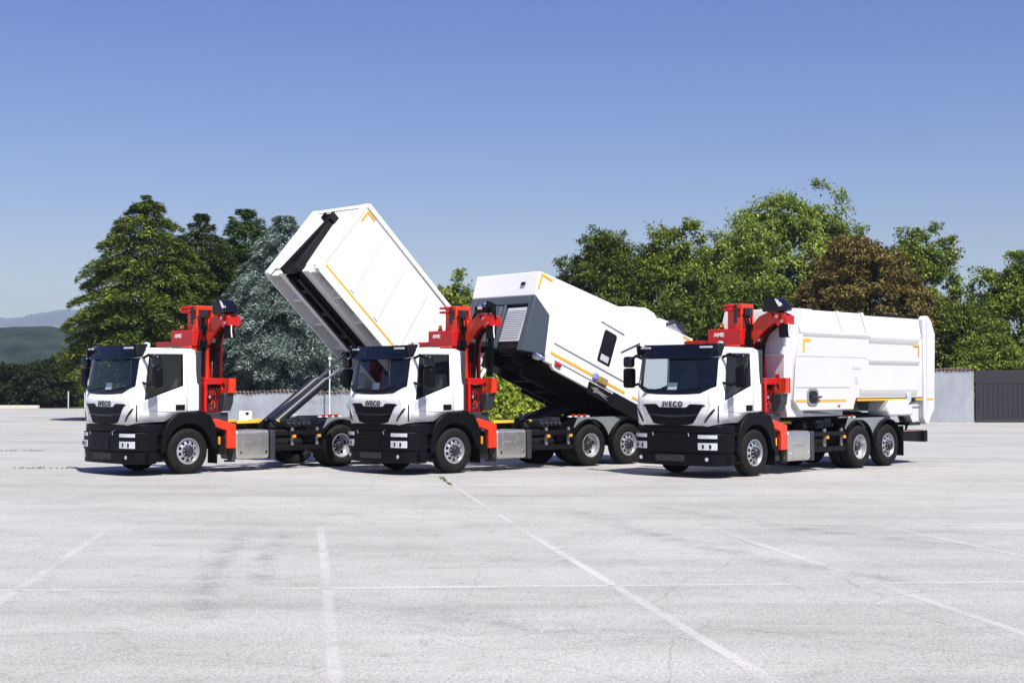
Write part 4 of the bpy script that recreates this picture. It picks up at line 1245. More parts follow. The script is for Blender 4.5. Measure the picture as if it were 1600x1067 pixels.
def make_crane(root, cover=True):
    # platform and slewing base
    ped = MB().box(-1.15, -0.42, -1.05, 1.08, 1.18, 1.40).build('crane_platform', 'sheath_grey', root, bevel=0.015)
    MB().box(-1.0, -0.5, -0.4, 0.4, 0.9, 1.18).build('platform_mount', 'chassis_black', ped)
    ba = MB().box(-0.98, -0.46, 0.15, 1.02, 1.41, 2.0)
    ba.box(-1.02, -0.42, -0.5, 0.15, 1.41, 1.75)
    ba.box(-0.52, -0.44, 0.95, 1.16, 1.41, 2.10)
    base = ba.build('crane_base', 'red_paint', root, bevel=0.015)
    MB().prism([(0.55, 2.055), (1.10, 2.055), (1.10, 1.60), (1.0, 1.415), (0.55, 1.415)], 'x', -1.03, -0.985).build('base_plate', 'red_paint', base, bevel=0.01)
    gm = MB().box(-1.12, -0.46, 0.10, 1.12, 2.06, 2.21).build('crane_beam', 'red_paint', base, bevel=0.012)
    # gusset with a big hole, on the outer end
    ho = [(1.16 + 0.075 * math.cos(a), 2.02 + 0.085 * math.sin(a)) for a in np.linspace(0, 6.283, 13)[:-1]]
    gp = [(1.00, 2.21), (1.36, 2.21), (1.34, 1.86), (1.02, 1.86)]
    gu = MB()
    # plate ring: quads between hole and outline
    def outl(a):
        dx, dz = math.cos(a), math.sin(a)
        k = min((0.19 if dx > 0 else 0.15) / max(1e-6, abs(dx)), (0.19 if dz > 0 else 0.16) / max(1e-6, abs(dz)))
        return (1.16 + dx * k, 2.02 + dz * k)
    for xx0, xx1 in ((-1.18, -1.13), (-1.00, -0.95)):
        A = np.linspace(0, 6.283185, 25)[:-1] + R(45)
        V = []
        for xx in (xx0, xx1):
            for a in A: V.append((xx, 1.16 + 0.075 * math.cos(a), 2.02 + 0.085 * math.sin(a)))
            for a in A: V.append((xx, *outl(a)))
        nA = 24; fs = []
        for i in range(nA):
            j = (i + 1) % nA
            fs += [(i, j, nA + j, nA + i), (2 * nA + i, 3 * nA + i, 3 * nA + j, 2 * nA + j), (i, 2 * nA + i, 2 * nA + j, j), (nA + i, nA + j, 3 * nA + j, 3 * nA + i)]
        gu.add(V, fs)
    gu.box(-1.18, -0.95, 1.31, 1.35, 1.87, 2.205)
    gu.build('gusset', 'orange_red', base, fixn=True)
    MB().prism([(1.02, 1.855), (1.30, 1.855), (1.27, 1.62), (1.16, 1.44), (1.04, 1.44)], 'x', -1.16, -0.90).build('counter_block', 'sheath_grey', base, bevel=0.02)
    dt = MB()
    for (y_, z_, r_) in ((0.75, 1.62, 0.085), (0.55, 1.85, 0.07), (0.86, 1.86, 0.075), (0.45, 1.55, 0.06), (0.92, 1.50, 0.05)):
        dt.cyl((-1.0, y_, z_), (-0.93, y_, z_), r_, 16)
        dt.cyl((-0.74 + 0.1 * (y_ - 0.7), 1.02, z_), (-0.74 + 0.1 * (y_ - 0.7), 1.06, z_), r_ * 0.8, 16)
    dt.build('pivot_boss', 'orange_red', base)
    vb = MB()
    for k in range(4):
        vb.box(-0.60 - 0.10 * k, -0.66 - 0.10 * k, 1.021, 1.07, 1.48, 1.60 + 0.05 * (k % 2))
        vb.cyl((-0.63 - 0.1 * k, 1.05, 1.62), (-0.63 - 0.1 * k, 1.05, 1.74), 0.012, 6)
    vb.build('control_valves', 'hub_grey', base)
    sp = MB().lathe_y([(0.001, -0.06), (0.045, -0.045), (0.06, 0), (0.045, 0.045), (0.001, 0.06)], (-0.62, 1.08, 1.78), 12).build('accumulator', 'chrome', base)
    hs = MB()
    for k in range(5):
        hs.tube([(-0.60 - 0.08 * k, 1.04, 1.62), (-0.60 - 0.08 * k, 1.10, 1.78), (-0.62 - 0.07 * k, 1.06, 1.95), (-0.7 - 0.05 * k, 0.95, 2.08)], 0.014, 6)
    hs.build('base_hose', 'black_plastic', base)
    # column with folded boom box above the cab roof
    col = MB().box(-0.92, -0.55, -0.05, 0.36, 2.0, 2.98).build('column', 'orange_red', root, bevel=0.02)
    bxm = MB().box(-1.0, -0.58, -0.54, 0.40, 2.97, 3.36).build('boom_box', 'red_paint', root, bevel=0.018)
    MB().box(-0.90, -0.62, -1.28, -0.55, 2.98, 3.10).build('boom_tail', 'red_paint', bxm, bevel=0.012)
    MB().box(-1.15, -1.005, -0.1, 0.36, 2.6, 3.36).build('boom_plate', 'orange_red', bxm, bevel=0.012)
    text_part('boom_lettering', 'AME', 0.13, basis((0, 1, 0), (0, 0, 1), (1, 0, 0), (-0.578, -0.22, 3.18)), 'letter_white', bxm, bold=0.003, depth=0.003, xs=1.2)
    bl = MB().box(-1.24, -0.77, -0.11, 0.08, 3.365, 3.95)
    bl.box(-1.24, -0.77, 0.08, 0.30, 3.365, 3.62)
    bl.box(-1.24, -0.77, 0.08, 0.30, 3.84, 3.95)
    bl.box(-1.24, -1.18, 0.08, 0.30, 3.62, 3.84)
    bl.box(-0.83, -0.77, 0.24, 0.30, 3.62, 3.84)
    blo = bl.build('boom_head', 'orange_red', root, bevel=0.012)
    bd = MB()
    for z_ in (3.90, 3.80):
        for y_ in (-0.06, 0.06): bd.cyl((-0.775, y_, z_), (-0.56, y_, z_), 0.028, 10)
    bd.build('head_bolt', 'red_paint', blo)
    vv = MB().box(-0.80, -0.74, 0.10, 0.16, 3.50, 3.93)
    for k in range(4): vv.cyl((-0.745, 0.13, 3.55 + 0.09 * k), (-0.70, 0.13, 3.55 + 0.09 * k), 0.025, 8)
    vv.box(-0.95, -0.82, 0.36, 0.48, 3.66, 3.84)
    vv.build('head_valve', 'hub_grey', blo)
    gh = MB()
    for k in range(4):
        x_ = -0.80 - 0.06 * k
        gh.tube([(x_ + 0.08, 0.42, 2.25), (x_ + 0.07, 0.41 + 0.01 * (k % 3), 2.7), (x_ + 0.06, 0.43, 3.1), (x_, 0.42, 3.4), (x_, 0.36 + 0.05 * (k % 2), 3.62), (x_, 0.29, 3.70)], 0.02, 6)
    gh.box(-1.12, -0.80, 0.40, 0.50, 2.95, 3.12).box(-1.05, -0.85, 0.38, 0.50, 3.34, 3.46)
    gh.build('column_hose', 'black_plastic', blo)
    be = MB().cyl((-0.70, -0.22, 3.36), (-0.70, -0.22, 3.40), 0.055, 14).build('beacon_base', 'black_plastic', bxm)
    MB().lathe_y([(0.048, 0.0), (0.048, 0.06), (0.035, 0.09), (0.001, 0.1)], (0, 0, 0), 14).xform(Matrix.Translation((-0.70, -0.22, 3.40)) @ Matrix.Rotation(R(90), 4, 'X')).build('beacon', 'amber_lens', bxm)
    # gooseneck arm: two curved cheek plates with the ram between
    cen = [(0.34, 2.20), (0.34, 2.84), (0.38, 3.06), (0.52, 3.29), (0.76, 3.50), (1.03, 3.62), (1.34, 3.56)]
    wid = [0.10, 0.11, 0.135, 0.165, 0.17, 0.155, 0.11]
    L_, R__ = [], []
    for i, (y_, z_) in enumerate(cen):
        a = cen[max(0, i - 1)]; b = cen[min(len(cen) - 1, i + 1)]
        d = Vector((b[0] - a[0], b[1] - a[1])).normalized(); nn = Vector((-d.y, d.x))
        L_.append((y_ + nn.x * wid[i], z_ + nn.y * wid[i])); R__.append((y_ - nn.x * wid[i], z_ - nn.y * wid[i]))
    arm = None
    for (x0, x1, mt) in ((-1.02, -0.94, 'orange_red'), (-1.26, -1.18, 'red_paint')):
        pm = MB()
        V = [(x, *q) for x in (x0, x1) for q in L_] + [(x, *q) for x in (x0, x1) for q in R__]
        k = len(cen); fs = []
        for i in range(k - 1):
            fs += [(i, i + 1, 2 * k + i + 1, 2 * k + i), (k + i, 3 * k + i, 3 * k + i + 1, k + i + 1), (i, k + i, k + i + 1, i + 1), (2 * k + i, 2 * k + i + 1, 3 * k + i + 1, 3 * k + i)]
        fs += [(0, 2 * k, 3 * k, k), (k - 1, 2 * k - 1, 4 * k - 1, 3 * k - 1)]
        pm.add(V, fs)
        o = pm.build('gooseneck_arm' if arm is None else 'arm_cheek', mt, root if arm is None else arm, bevel=0.008)
        if arm is None: arm = o
    MB().box(-1.185, -1.015, 0.27, 0.41, 2.2, 3.0).build('arm_web', 'red_paint', arm)
    MB().box(-1.185, -1.015, 0.80, 1.30, 3.50, 3.68).build('arm_tip_web', 'red_paint', arm, bevel=0.02)
    MB().box(-1.30, -1.22, 0.52, 0.60, 2.2, 2.98).tube([(-1.26, 0.56, 2.94), (-1.25, 0.66, 3.18), (-1.2, 0.86, 3.38), (-1.18, 1.1, 3.48)], 0.04, 8).build('arm_stay', 'red_paint', arm, bevel=0.006)
    rm = MB().cyl((-1.08, 0.50, 2.62), (-1.06, 0.53, 3.04), 0.05, 12).build('ram_barrel', 'black_plastic', arm)
    MB().cyl((-1.09, 0.49, 2.22), (-1.08, 0.50, 2.63), 0.026, 10).build('ram_rod', 'chrome', arm)
    MB().lathe_y([(0.001, -0.09), (0.06, -0.08), (0.075, 0), (0.06, 0.08), (0.001, 0.09)], (-1.05, 0.56, 3.10), 14).build('ram_eye', 'chrome', arm)
    hm = MB()
    for k in range(3):
        x_ = -0.95 - 0.07 * k
        hm.tube([(x_ - 0.06, 1.24, 3.45), (x_ - 0.06, 1.05 - 0.02 * k, 3.42 - 0.015 * k), (x_ - 0.08, 0.86 - 0.03 * k, 3.28 - 0.01 * k), (x_ - 0.1, 0.70 - 0.02 * k, 3.05), (x_ - 0.1, 0.63 - 0.01 * k, 2.7), (x_ - 0.1, 0.62 - 0.02 * k, 2.22)], 0.019, 7)
    hm.build('arm_hose', 'black_plastic', arm)
    tb = MB()
    tb.box(-1.25, -0.90, 1.16, 1.24, 3.40, 3.72).box(-1.25, -0.90, 1.36, 1.42, 3.44, 3.64)
    for (y_, z_) in ((1.20, 3.62), (1.02, 3.66), (1.34, 3.50)):
        tb.cyl((-1.29, y_, z_), (-0.86, y_, z_), 0.045, 12)
    tb.build('tip_fork', 'red_paint', arm, bevel=0.008)
    MB().cyl((-0.858, 1.20, 3.62), (-0.845, 1.20, 3.62), 0.042, 12).cyl((-0.858, 1.34, 3.50), (-0.845, 1.34, 3.50), 0.034, 12).build('pin', 'chrome', arm)
    MB().cyl((-1.02, 1.30, 3.14), (-1.02, 1.30, 3.44), 0.125, 16).build('rotator', 'black_plastic', arm, bevel=0.01)
    MB().tube([(-0.98, 1.44, 3.45), (-0.97, 1.45, 3.30), (-0.99, 1.45, 3.16)], 0.016, 6).build('lever', 'letter_white', arm)
    if cover:
        cv = MB()
        cv.prism([(0.80, 3.74), (0.84, 3.98), (0.95, 4.06), (1.18, 4.05), (1.34, 3.90), (1.40, 3.76), (1.15, 3.72)], 'x', -1.22, -0.84)
        co = cv.build('winch_cover', 'gloss_black', arm, bevel=0.03)
        MB().prism([(1.16, 4.03), (1.24, 4.00), (1.34, 3.86), (1.28, 3.84), (1.22, 3.92)], 'x', -0.838, -0.828).build('cover_emblem', 'letter_white', co)
    else:
        cv = MB().cyl((-1.15, 1.12, 3.86), (-0.88, 1.12, 3.86), 0.10, 14)
        cv.tube([(-0.95, 0.72, 3.64), (-0.93, 0.88, 3.80), (-0.95, 1.10, 3.92), (-1.0, 1.30, 4.0), (-1.05, 1.40, 3.86), (-1.05, 1.42, 3.6)], 0.03, 7)
        cv.tube([(-1.05, 0.70, 3.66), (-1.06, 0.90, 3.86), (-1.08, 1.2, 4.02), (-1.1, 1.38, 3.92)], 0.025, 7)
        cv.tube([(-0.90, 1.25, 3.80), (-0.88, 1.34, 4.02), (-0.92, 1.42, 3.95), (-0.95, 1.45, 3.7)], 0.03, 7)
        cv.build('winch_motor', 'black_plastic', arm)
        MB().lathe_y([(0.001, -0.10), (0.09, -0.08), (0.10, 0.08), (0.001, 0.10)], (0, 0, 0), 14).xform(Matrix.Translation((-0.90, 1.12, 3.90))).build('winch_drum', 'chrome', arm)
        hh = MB()
        for k in range(8):
            y_ = 1.22 + 0.03 * k; x_ = -0.95 - 0.03 * (k % 3)
            hh.tube([(x_, y_, 3.2), (x_ + 0.03, y_ + 0.02 * (k % 2), 2.9), (x_ - 0.02, y_ - 0.03, 2.55), (x_, y_ - 0.04 * (k % 3), 2.25)], 0.014, 6)
        hh.build('hanging_hose', 'black_plastic', arm)
    # stabiliser legs
    for s in (1, -1):
        lg = MB().prism([(-0.62, 1.24), (-0.78, 1.26), (-1.32, 1.12), (-1.32, 0.55), (-1.06, 0.55), (-1.06, 0.98), (-0.62, 1.10)], 'y', s * 1.0, s * 1.17)
        lo = lg.build('stabiliser_leg', 'orange_red', root, bevel=0.02)
        MB().cyl((-1.19, s * 1.085, 0.42), (-1.19, s * 1.085, 0.55), 0.075, 14).cyl((-1.19, s * 1.085, 0.28), (-1.19, s * 1.085, 0.42), 0.05, 12).cyl((-1.19, s * 1.085, 0.24), (-1.19, s * 1.085, 0.28), 0.13, 14).build('stabiliser_foot', 'chassis_black', lo)
        MB().box(-1.06, -0.86, s * 0.95, s * 1.10, 0.42, 0.82).build('stabiliser_valve', 'chassis_black', lo, bevel=0.01)

def make_lift(root, p0, p1, split, rodr=0.035):
    """pair of telescopic rams from the chassis up to the tilted frame"""
    p0 = Vector(p0); p1 = Vector(p1); mid = p0.lerp(p1, split)
    lo = None
    for s in (1, -1):
        a = Vector((p0.x, s * 0.20, p0.z)); m_ = Vector((mid.x, s * 0.20, mid.z)); b = Vector((p1.x, s * 0.22, p1.z))
        r = MB().cyl(a, m_, 0.12, 18).cyl(m_ - (m_ - a).normalized() * 0.05, m_ + (m_ - a).normalized() * 0.06, 0.10, 16)
        o = r.build('lift_ram', 'dark_steel', root)
        MB().cyl(m_, b, rodr, 12).build('ram_rod', 'chrome', o)
        MB().cyl((p1.x, s * 0.12, p1.z), (p1.x, s * 0.32, p1.z), 0.08, 12).build('ram_eye', 'dark_steel', o)
    d = (mid - p0)
    MB().prism([(p0.x + 0.1, p0.z - 0.1), (p0.x + 0.02, p0.z + 0.16), (p0.x + d.x * 0.9, p0.z + d.z * 0.9 + 0.02), (p0.x + d.x * 0.9, p0.z + d.z * 0.9 - 0.1)], 'y', -0.10, 0.10).build('lift_web', 'dark_steel', root)

def frame_matrix(P0, tilt):
    return Matrix.Translation(P0) @ Matrix.Rotation(R(-tilt), 4, 'Y')
def make_tilt_frame(root, P0, tilt, L_, drop, yo=0.36):
    """the hook frame of the chassis, hinged at the rear, carrying the body"""
    M = frame_matrix(P0, tilt)
    fr = MB()
    for s in (1, -1):
        fr.box(-L_, -0.15, s * yo, s * (yo + 0.12), -drop, -drop + 0.20)
    for x_ in np.linspace(-0.6, -L_ + 0.3, 6):
        fr.box(x_ - 0.06, x_ + 0.06, -yo, yo, -drop + 0.02, -drop + 0.17)
    fr.xform(M)
    f = fr.build('tilt_frame', 'chassis_black', root, bevel=0.008)
    return f

t1 = empty('crane_truck', TM[0])
TG = 'white crane trucks lined up on the lot'
tag(t1, 'leftmost white crane truck, its steep box body tipped highest', 'truck', TG)
make_truck(t1)
t2 = copy_tree(t1); t2.matrix_world = TM[1]
tag(t2, 'middle white crane truck, under the half tilted compactor body', 'truck', TG)
t3 = copy_tree(t1); t3.matrix_world = TM[2]
tag(t3, 'rightmost white crane truck, its tall ribbed body lying flat', 'truck', TG)
def crane_into(root, cover):
    before = set(COL.objects)
    make_crane(root, cover)
crane_into(t1, True); crane_into(t3, True); crane_into(t2, False)

# ------------------------------------------------------------------ tipped box body on the left truck
P1 = Vector((-3.90, 0.03, 5.05)); A1 = 41.8
make_lift(t1, (-3.12, 0, 1.08), (-5.70, 0, 2.86), 0.60)
make_tilt_frame(t1, P1, A1, 5.15, 0.30, 0.12)
def hatch_mark(root, x, z, y, sx=1, ln=0.34, wd=0.06, mat='yellow_tape'):
    m = MB().box(x, x + sx * ln, y, y + 0.006, z - wd, z)
    m.box(x, x + sx * wd, y, y + 0.006, z - ln, z - wd)
    return m.build('corner_tape', mat, root)

b1 = empty('box_body', TM[0] @ frame_matrix(P1, A1))
tag(b1, 'long white box body tipped steeply above the left truck', 'container')
BL, BH, HW = 5.75, 2.2, 1.12
sh = MB().box(-BL, 0, -HW, HW, 0.06, BH)
shell = sh.build('shell', 'body_paint', b1, bevel=0.02)
MB().box(-BL, 0.02, HW - 0.05, HW + 0.045, BH - 0.10, BH + 0.03).box(-BL, 0.02, -HW - 0.045, -HW + 0.05, BH - 0.10, BH + 0.03).box(-0.05, 0.03, -HW, HW, BH - 0.10, BH + 0.028).build('top_rail', 'body_paint', b1, bevel=0.015)
for s in (1, -1):
    # slanted pressed ribs on the side walls
    for k in range(6):
        x0 = -1.06 - 1.035 * k
        if x0 < -BL + 0.1: continue
        V = []
        for (xx, zz) in ((x0, 0.14), (x0 + 0.22, BH - 0.34)):
            for (dx, dy) in ((-0.10, 0.0), (-0.075, 0.028), (0.075, 0.028), (0.10, 0.0)):
                V.append((xx + dx, s * (HW + dy), zz))
        MB().add(V, [(0, 1, 5, 4), (1, 2, 6, 5), (2, 3, 7, 6), (0, 4, 7, 3), (0, 3, 2, 1), (4, 5, 6, 7)]).build('side_rib', 'body_paint', b1)
        MB().add([(x0 + 0.105, s * (HW + 0.004), 0.14), (x0 + 0.122, s * (HW + 0.004), 0.14), (x0 + 0.342, s * (HW + 0.004), BH - 0.34), (x0 + 0.325, s * (HW + 0.004), BH - 0.34)], [(0, 1, 2, 3)]).build('rib_line', 'shade_trim_grey', b1)  # thin grey strip that paints in the shading beside each rib
        MB().add([(x0 + 0.325, s * (HW + 0.0045), BH - 0.34), (x0 + 0.342, s * (HW + 0.0045), BH - 0.34), (x0 - 0.18, s * (HW + 0.0045), BH - 0.52), (x0 - 0.195, s * (HW + 0.0045), BH - 0.515)], [(0, 1, 2, 3)]).build('rib_line', 'body_paint', b1)
    # skirt: side rail with pockets underneath
    MB().box(-BL, 0.0, s * (HW - 0.02), s * (HW + 0.03), -0.22, 0.10).build('side_skirt', 'body_paint', b1, bevel=0.008)
    MB().box(-BL + 0.4, -0.02, s * (HW + 0.031), s * (HW + 0.036), 0.01, 0.065).build('yellow_stripe', 'yellow_tape', b1)
    MB().box(-BL, 0, s * 0.36, s * 0.64, -0.16, 0.055).build('inner_skirt', 'body_paint', b1)
    for k in range(7):
        x0 = -0.06 - 0.93 * k
        if x0 > -BL: MB().box(x0 - 0.05, x0 + 0.0, s * 0.645, s * (HW - 0.025), -0.14, 0.055).build('cross_member', 'body_paint', b1)
    for k in range(6):
        x0 = -0.14 - 0.93 * k
        MB().box(x0 - 0.72, x0, s * 0.66, s * 0.76, 0.03, 0.0585).build('floor_slot', 'chassis_black', b1)
    MB().box(-BL + 0.1, -0.06, s * 0.26, s * 0.355, -0.22, 0.055).build('skid_rail', 'chassis_black', b1, bevel=0.01)
    MB().cyl((-0.45, s * 0.645, -0.06), (-0.45, s * 0.69, -0.06), 0.06, 14).build('guide_roller', 'chrome', b1)
for s in (1, -1):
    MB().box(0.0, 0.10, s * (HW - 0.16), s * (HW + 0.02), -0.2, BH - 0.05).build('front_post', 'body_paint', b1, bevel=0.015)
MB().box(-BL + 0.1, -0.05, -0.255, 0.255, 0.03, 0.056).build('underfloor', 'chassis_black', b1)
hk = MB()
for s in (1, -1):
    V = [(0.0, s * 0.34, -0.22), (0.22, s * 0.31, -0.22), (0.14, s * 0.11, 1.66), (0.0, s * 0.13, 1.72), (0.0, s * 0.20, -0.22), (0.22, s * 0.17, -0.22), (0.14, s * 0.02, 1.66), (0.0, s * 0.03, 1.72)]
    hk.add(V, [(0, 1, 2, 3), (7, 6, 5, 4), (0, 4, 5, 1), (1, 5, 6, 2), (2, 6, 7, 3), (3, 7, 4, 0)])
hk.box(0.0, 0.18, -0.34, 0.34, -0.22, 0.02)
hko = hk.build('hook_frame', 'chassis_black', b1, bevel=0.01)
MB().cyl((0.20, -0.14, 1.74), (0.20, 0.14, 1.74), 0.04, 12).box(0.0, 0.25, -0.19, -0.14, 1.62, 1.82).box(0.0, 0.25, 0.14, 0.19, 1.62, 1.82).build('hook_bar', 'chassis_black', hko)
MB().prism([(-0.32, 0.06), (-0.12, 1.65), (0.12, 1.65), (0.32, 0.06)], 'x', 0.002, 0.03).build('hook_backplate', 'gloss_black', b1)
hatch_mark(b1, -0.06, BH - 0.14, HW + 0.01, -1)
MB().box(-BL - 0.06, -BL, -HW, HW, 0.02, BH - 0.05).build('tailgate', 'body_paint', b1, bevel=0.01)
for k in range(5):
    MB().box(-BL - 0.12, -BL - 0.065, -HW + 0.1 + 0.55 * k, -HW + 0.18 + 0.55 * k, 0.1, BH - 0.15).build('tailgate_rib', 'body_paint', b1)

# ------------------------------------------------------------------ tilted compactor body on the middle truck
P2 = Vector((-2.80, 0, 2.85)); A2 = 21.0
make_lift(t2, (-3.22, 0, 1.10), (-5.75, 0, 1.78), 0.78)
make_tilt_frame(t2, P2, A2, 4.85, 0.55)
b2 = empty('compactor_body', TM[1] @ frame_matrix(P2, A2))
tag(b2, 'white waste compactor body half tilted over the middle truck, grey louvred nose', 'container')
W2 = 1.2
side = [(0.75, 1.22), (0.80, 1.83), (-2.32, 2.12), (-2.42, 2.18), (-5.05, 2.42), (-5.10, -0.02), (-0.06, -0.02), (0.14, 0.94)]
hb_ = MB()
hb_.prism(side, 'y', -W2, W2)
hb_.build('hull', 'body_paint', b2, bevel=0.02)
# grey nose: side cheeks, top beam and recess with a louvred panel
nose = MB()
for s in (1, -1):
    nose.prism([(0.745, 1.215), (0.13, 0.935), (-0.07, -0.03), (0.70, -0.22)], 'y', s * (W2 - 0.18), s * (W2 + 0.012))
nose.box(0.30, 0.745, -W2 + 0.2, W2 - 0.2, 1.0, 1.215)
nose.box(0.62, 0.745, 0.12, 0.22, -0.15, 1.0)
no_ = nose.build('nose_frame', 'slate_grey', b2, bevel=0.012)
MB().box(0.10, 0.30, -W2 + 0.2, W2 - 0.2, -0.1, 1.0).build('nose_recess', 'gloss_black', no_)
lv = MB().box(0.50, 0.705, 0.28, 1.0, 0.02, 0.92).build('louvre_panel', 'louvre_grey', no_, bevel=0.01)
for k in range(16):
    z_ = 0.09 + 0.049 * k
    MB().add([(0.707, 0.31, z_), (0.707, 0.97, z_), (0.720, 0.97, z_ + 0.010), (0.720, 0.31, z_ + 0.010), (0.707, 0.31, z_ + 0.034), (0.707, 0.97, z_ + 0.034)], [(0, 1, 2, 3), (3, 2, 5, 4)]).build('louvre', 'louvre_grey', lv)
MB().box(0.45, 0.74, -0.9, 0.06, 0.0, 0.98).build('hook_tower', 'slate_grey', no_, bevel=0.02)
MB().box(0.28, 0.66, 0.2, 0.96, -0.16, 0.03).build('pump_tray', 'chassis_black', no_, bevel=0.02)
MB().box(0.803, 0.812, 0.62, 0.78, 1.48, 1.56).build('vent', 'gloss_black', b2)
# side details
for s in (1, -1):
    y_ = s * (W2 + 0.004); y2 = s * (W2 + 0.010)
    MB().box(-3.05, -0.22, y_, y2, 0.06, 0.125).build('yellow_stripe', 'yellow_tape', b2)
    MB().box(-5.0, -3.35, y_, y2, 0.06, 0.125).build('yellow_stripe', 'yellow_tape', b2)
    MB().box(-2.9, -0.25, y_, s * (W2 + 0.03), 0.36, 0.385).build('side_bead', 'body_paint', b2)
    MB().box(-2.5, -1.6, y_, s * (W2 + 0.03), 1.50, 1.525).build('side_bead', 'body_paint', b2)
    MB().prism([(-0.05, -0.03), (-4.6, -0.03), (-4.6, -0.25), (-3.0, -0.28), (-0.45, -0.28)], 'y', s * (W2 - 0.06), s * (W2 + 0.03)).build('skirt', 'body_paint' , b2, bevel=0.01)
    MB().box(-2.6, -0.4, s * (W2 + 0.031), s * (W2 + 0.036), -0.07, -0.045).build('skirt_seam', 'slate_grey', b2)
    MB().box(-5.05, -2.62, s * (W2 - 0.02), s * (W2 + 0.034), -0.42, -0.032).build('lower_panel', 'chassis_black', b2, bevel=0.01)
    wf = MB().box(-2.30, -1.72, y_, s * (W2 + 0.02), 0.40, 1.44).build('access_window', 'body_paint', b2, bevel=0.008)
    MB().prism([(-2.24, 0.50), (-1.80, 0.50), (-1.78, 0.56), (-1.78, 1.30), (-1.82, 1.36), (-2.22, 1.36), (-2.26, 1.30), (-2.26, 0.56)], 'y', s * (W2 + 0.022), s * (W2 + 0.028)).build('pane', 'gloss_black', wf)
    MB().box(-2.17, -1.87, s * (W2 + 0.029), s * (W2 + 0.033), 0.56, 0.72).build('pane_reflection', 'louvre_grey', wf)  # pale plate painting a reflection onto the dark pane
    MB().box(-2.432, -2.42, y_, s * (W2 + 0.010), -0.02, 2.12).build('panel_joint', 'shade_trim_grey', b2)
    MB().box(-0.50, -0.485, y_, s * (W2 + 0.012), 0.9, 1.90).build('panel_joint', 'shade_trim_grey', b2)
    MB().prism([(-2.55, 1.04), (-3.12, 1.52), (-3.13, 1.49), (-2.55, 1.01)], 'y', y_, s * (W2 + 0.02)).build('handrail', 'chassis_black', b2)
    MB().box(-2.30, -1.98, s * (W2 + 0.012), s * (W2 + 0.09), -0.02, 0.16).build('lamp_box', 'olive_plastic', b2, bevel=0.02)
    MB().box(-1.95, -1.78, s * (W2 + 0.012), s * (W2 + 0.09), 0.0, 0.18).build('cap_box', 'blue_plastic', b2, bevel=0.03)
    pl = MB().prism([(-1.70, -0.10), (-2.62, -0.10), (-2.62, -0.40), (-1.70, -0.40)], 'y', s * (W2 + 0.031), s * (W2 + 0.042)).build('maker_plate', 'gloss_black', b2)
    MB().prism([(-1.80, -0.22), (-2.10, -0.14), (-2.02, -0.19), (-2.5, -0.24), (-2.32, -0.27), (-2.52, -0.34), (-2.1, -0.28), (-1.9, -0.32), (-1.95, -0.26)], 'y', s * (W2 + 0.043), s * (W2 + 0.048)).build('maker_mark', 'letter_grey', pl)
hatch_mark(b2, 0.74, 1.80, W2 + 0.006, -1, 0.40, 0.06)
# roof hump and pipes at the rear
rh = MB().prism([(-2.50, 2.16), (-2.62, 2.36), (-3.30, 2.60), (-3.62, 2.60), (-3.80, 2.50), (-3.85, 2.30)], 'y', -0.95, 0.95)
rh.build('roof_hump', 'body_paint', b2, bevel=0.05)
rp = MB()
rp.prism([(-3.86, 2.30), (-3.92, 2.58), (-4.55, 2.66), (-4.9, 2.58), (-5.0, 2.38)], 'y', -0.9, 0.9)
rp.build('roof_hatch', 'body_paint', b2, bevel=0.04)
MB().tube([(-4.2, 0.92, 2.50), (-4.4, 0.98, 2.66), (-4.75, 0.98, 2.66), (-4.98, 0.95, 2.48)], 0.05, 8).tube([(-4.3, 0.80, 2.62), (-4.5, 0.84, 2.72), (-4.85, 0.82, 2.62)], 0.05, 8).build('roof_hose', 'hub_grey', b2)
hatch_mark(b2, -5.03, 2.36, W2 + 0.006, 1, 0.40, 0.06)
# hydraulic clutter under the nose and floor
uf = MB()
for s in (1, -1): uf.box(-5.0, 0.30, s * 0.46, s * 0.56, -0.34, -0.021)
uf.box(-4.9, -0.1, -W2 + 0.05, W2 - 0.05, -0.30, -0.022)
uf.build('underframe', 'chassis_black', b2, bevel=0.01)
cl = MB().box(-0.35, -0.1, 0.95, 1.26, -0.20, -0.04).box(-0.02, 0.14, 1.0, 1.2, -0.2, -0.08)
cl.build('coupling_box', 'body_paint', b2, bevel=0.02)
MB().tube([(-0.1, 1.2, -0.12), (0.05, 1.25, -0.16), (0.2, 1.18, -0.1), (0.32, 1.0, -0.06)], 0.03, 8).build('blue_hose', 'blue_plastic', b2)
MB().cyl((-0.62, 1.25, -0.12), (-0.42, 1.25, -0.12), 0.05, 10).build('red_coupling', 'red_lens', b2)
MB().tube([(-3.6, 0.95, -0.55), (-4.1, 1.0, -0.62), (-4.5, 1.0, -0.72), (-4.9, 1.0, -0.72)], 0.035, 8).build('rear_pipe', 'galvanised', b2)
MB().box(-5.16, -5.10, -W2, W2, 0.0, 2.30).build('tailgate', 'body_paint', b2, bevel=0.02)

# ------------------------------------------------------------------ ribbed waste body lying flat on the right truck
b3 = empty('waste_body', TM[2] @ Matrix.Translation((0, 0, 0)))
tag(b3, 'tall white ribbed waste body lying flat on the right truck', 'container')
W3 = 1.2
make_tilt_frame(t3, Vector((-1.9, 0, 1.56)), 0, 5.3, 0.42)
main = [(-1.55, 1.70), (-1.64, 2.60), (-1.88, 3.26), (-7.62, 3.26), (-7.62, 1.72), (-4.30, 1.72), (-4.15, 1.44), (-1.80, 1.44)]
MB().prism(main, 'y', -W3, W3).build('hull', 'grey_white_paint', b3, bevel=0.02)
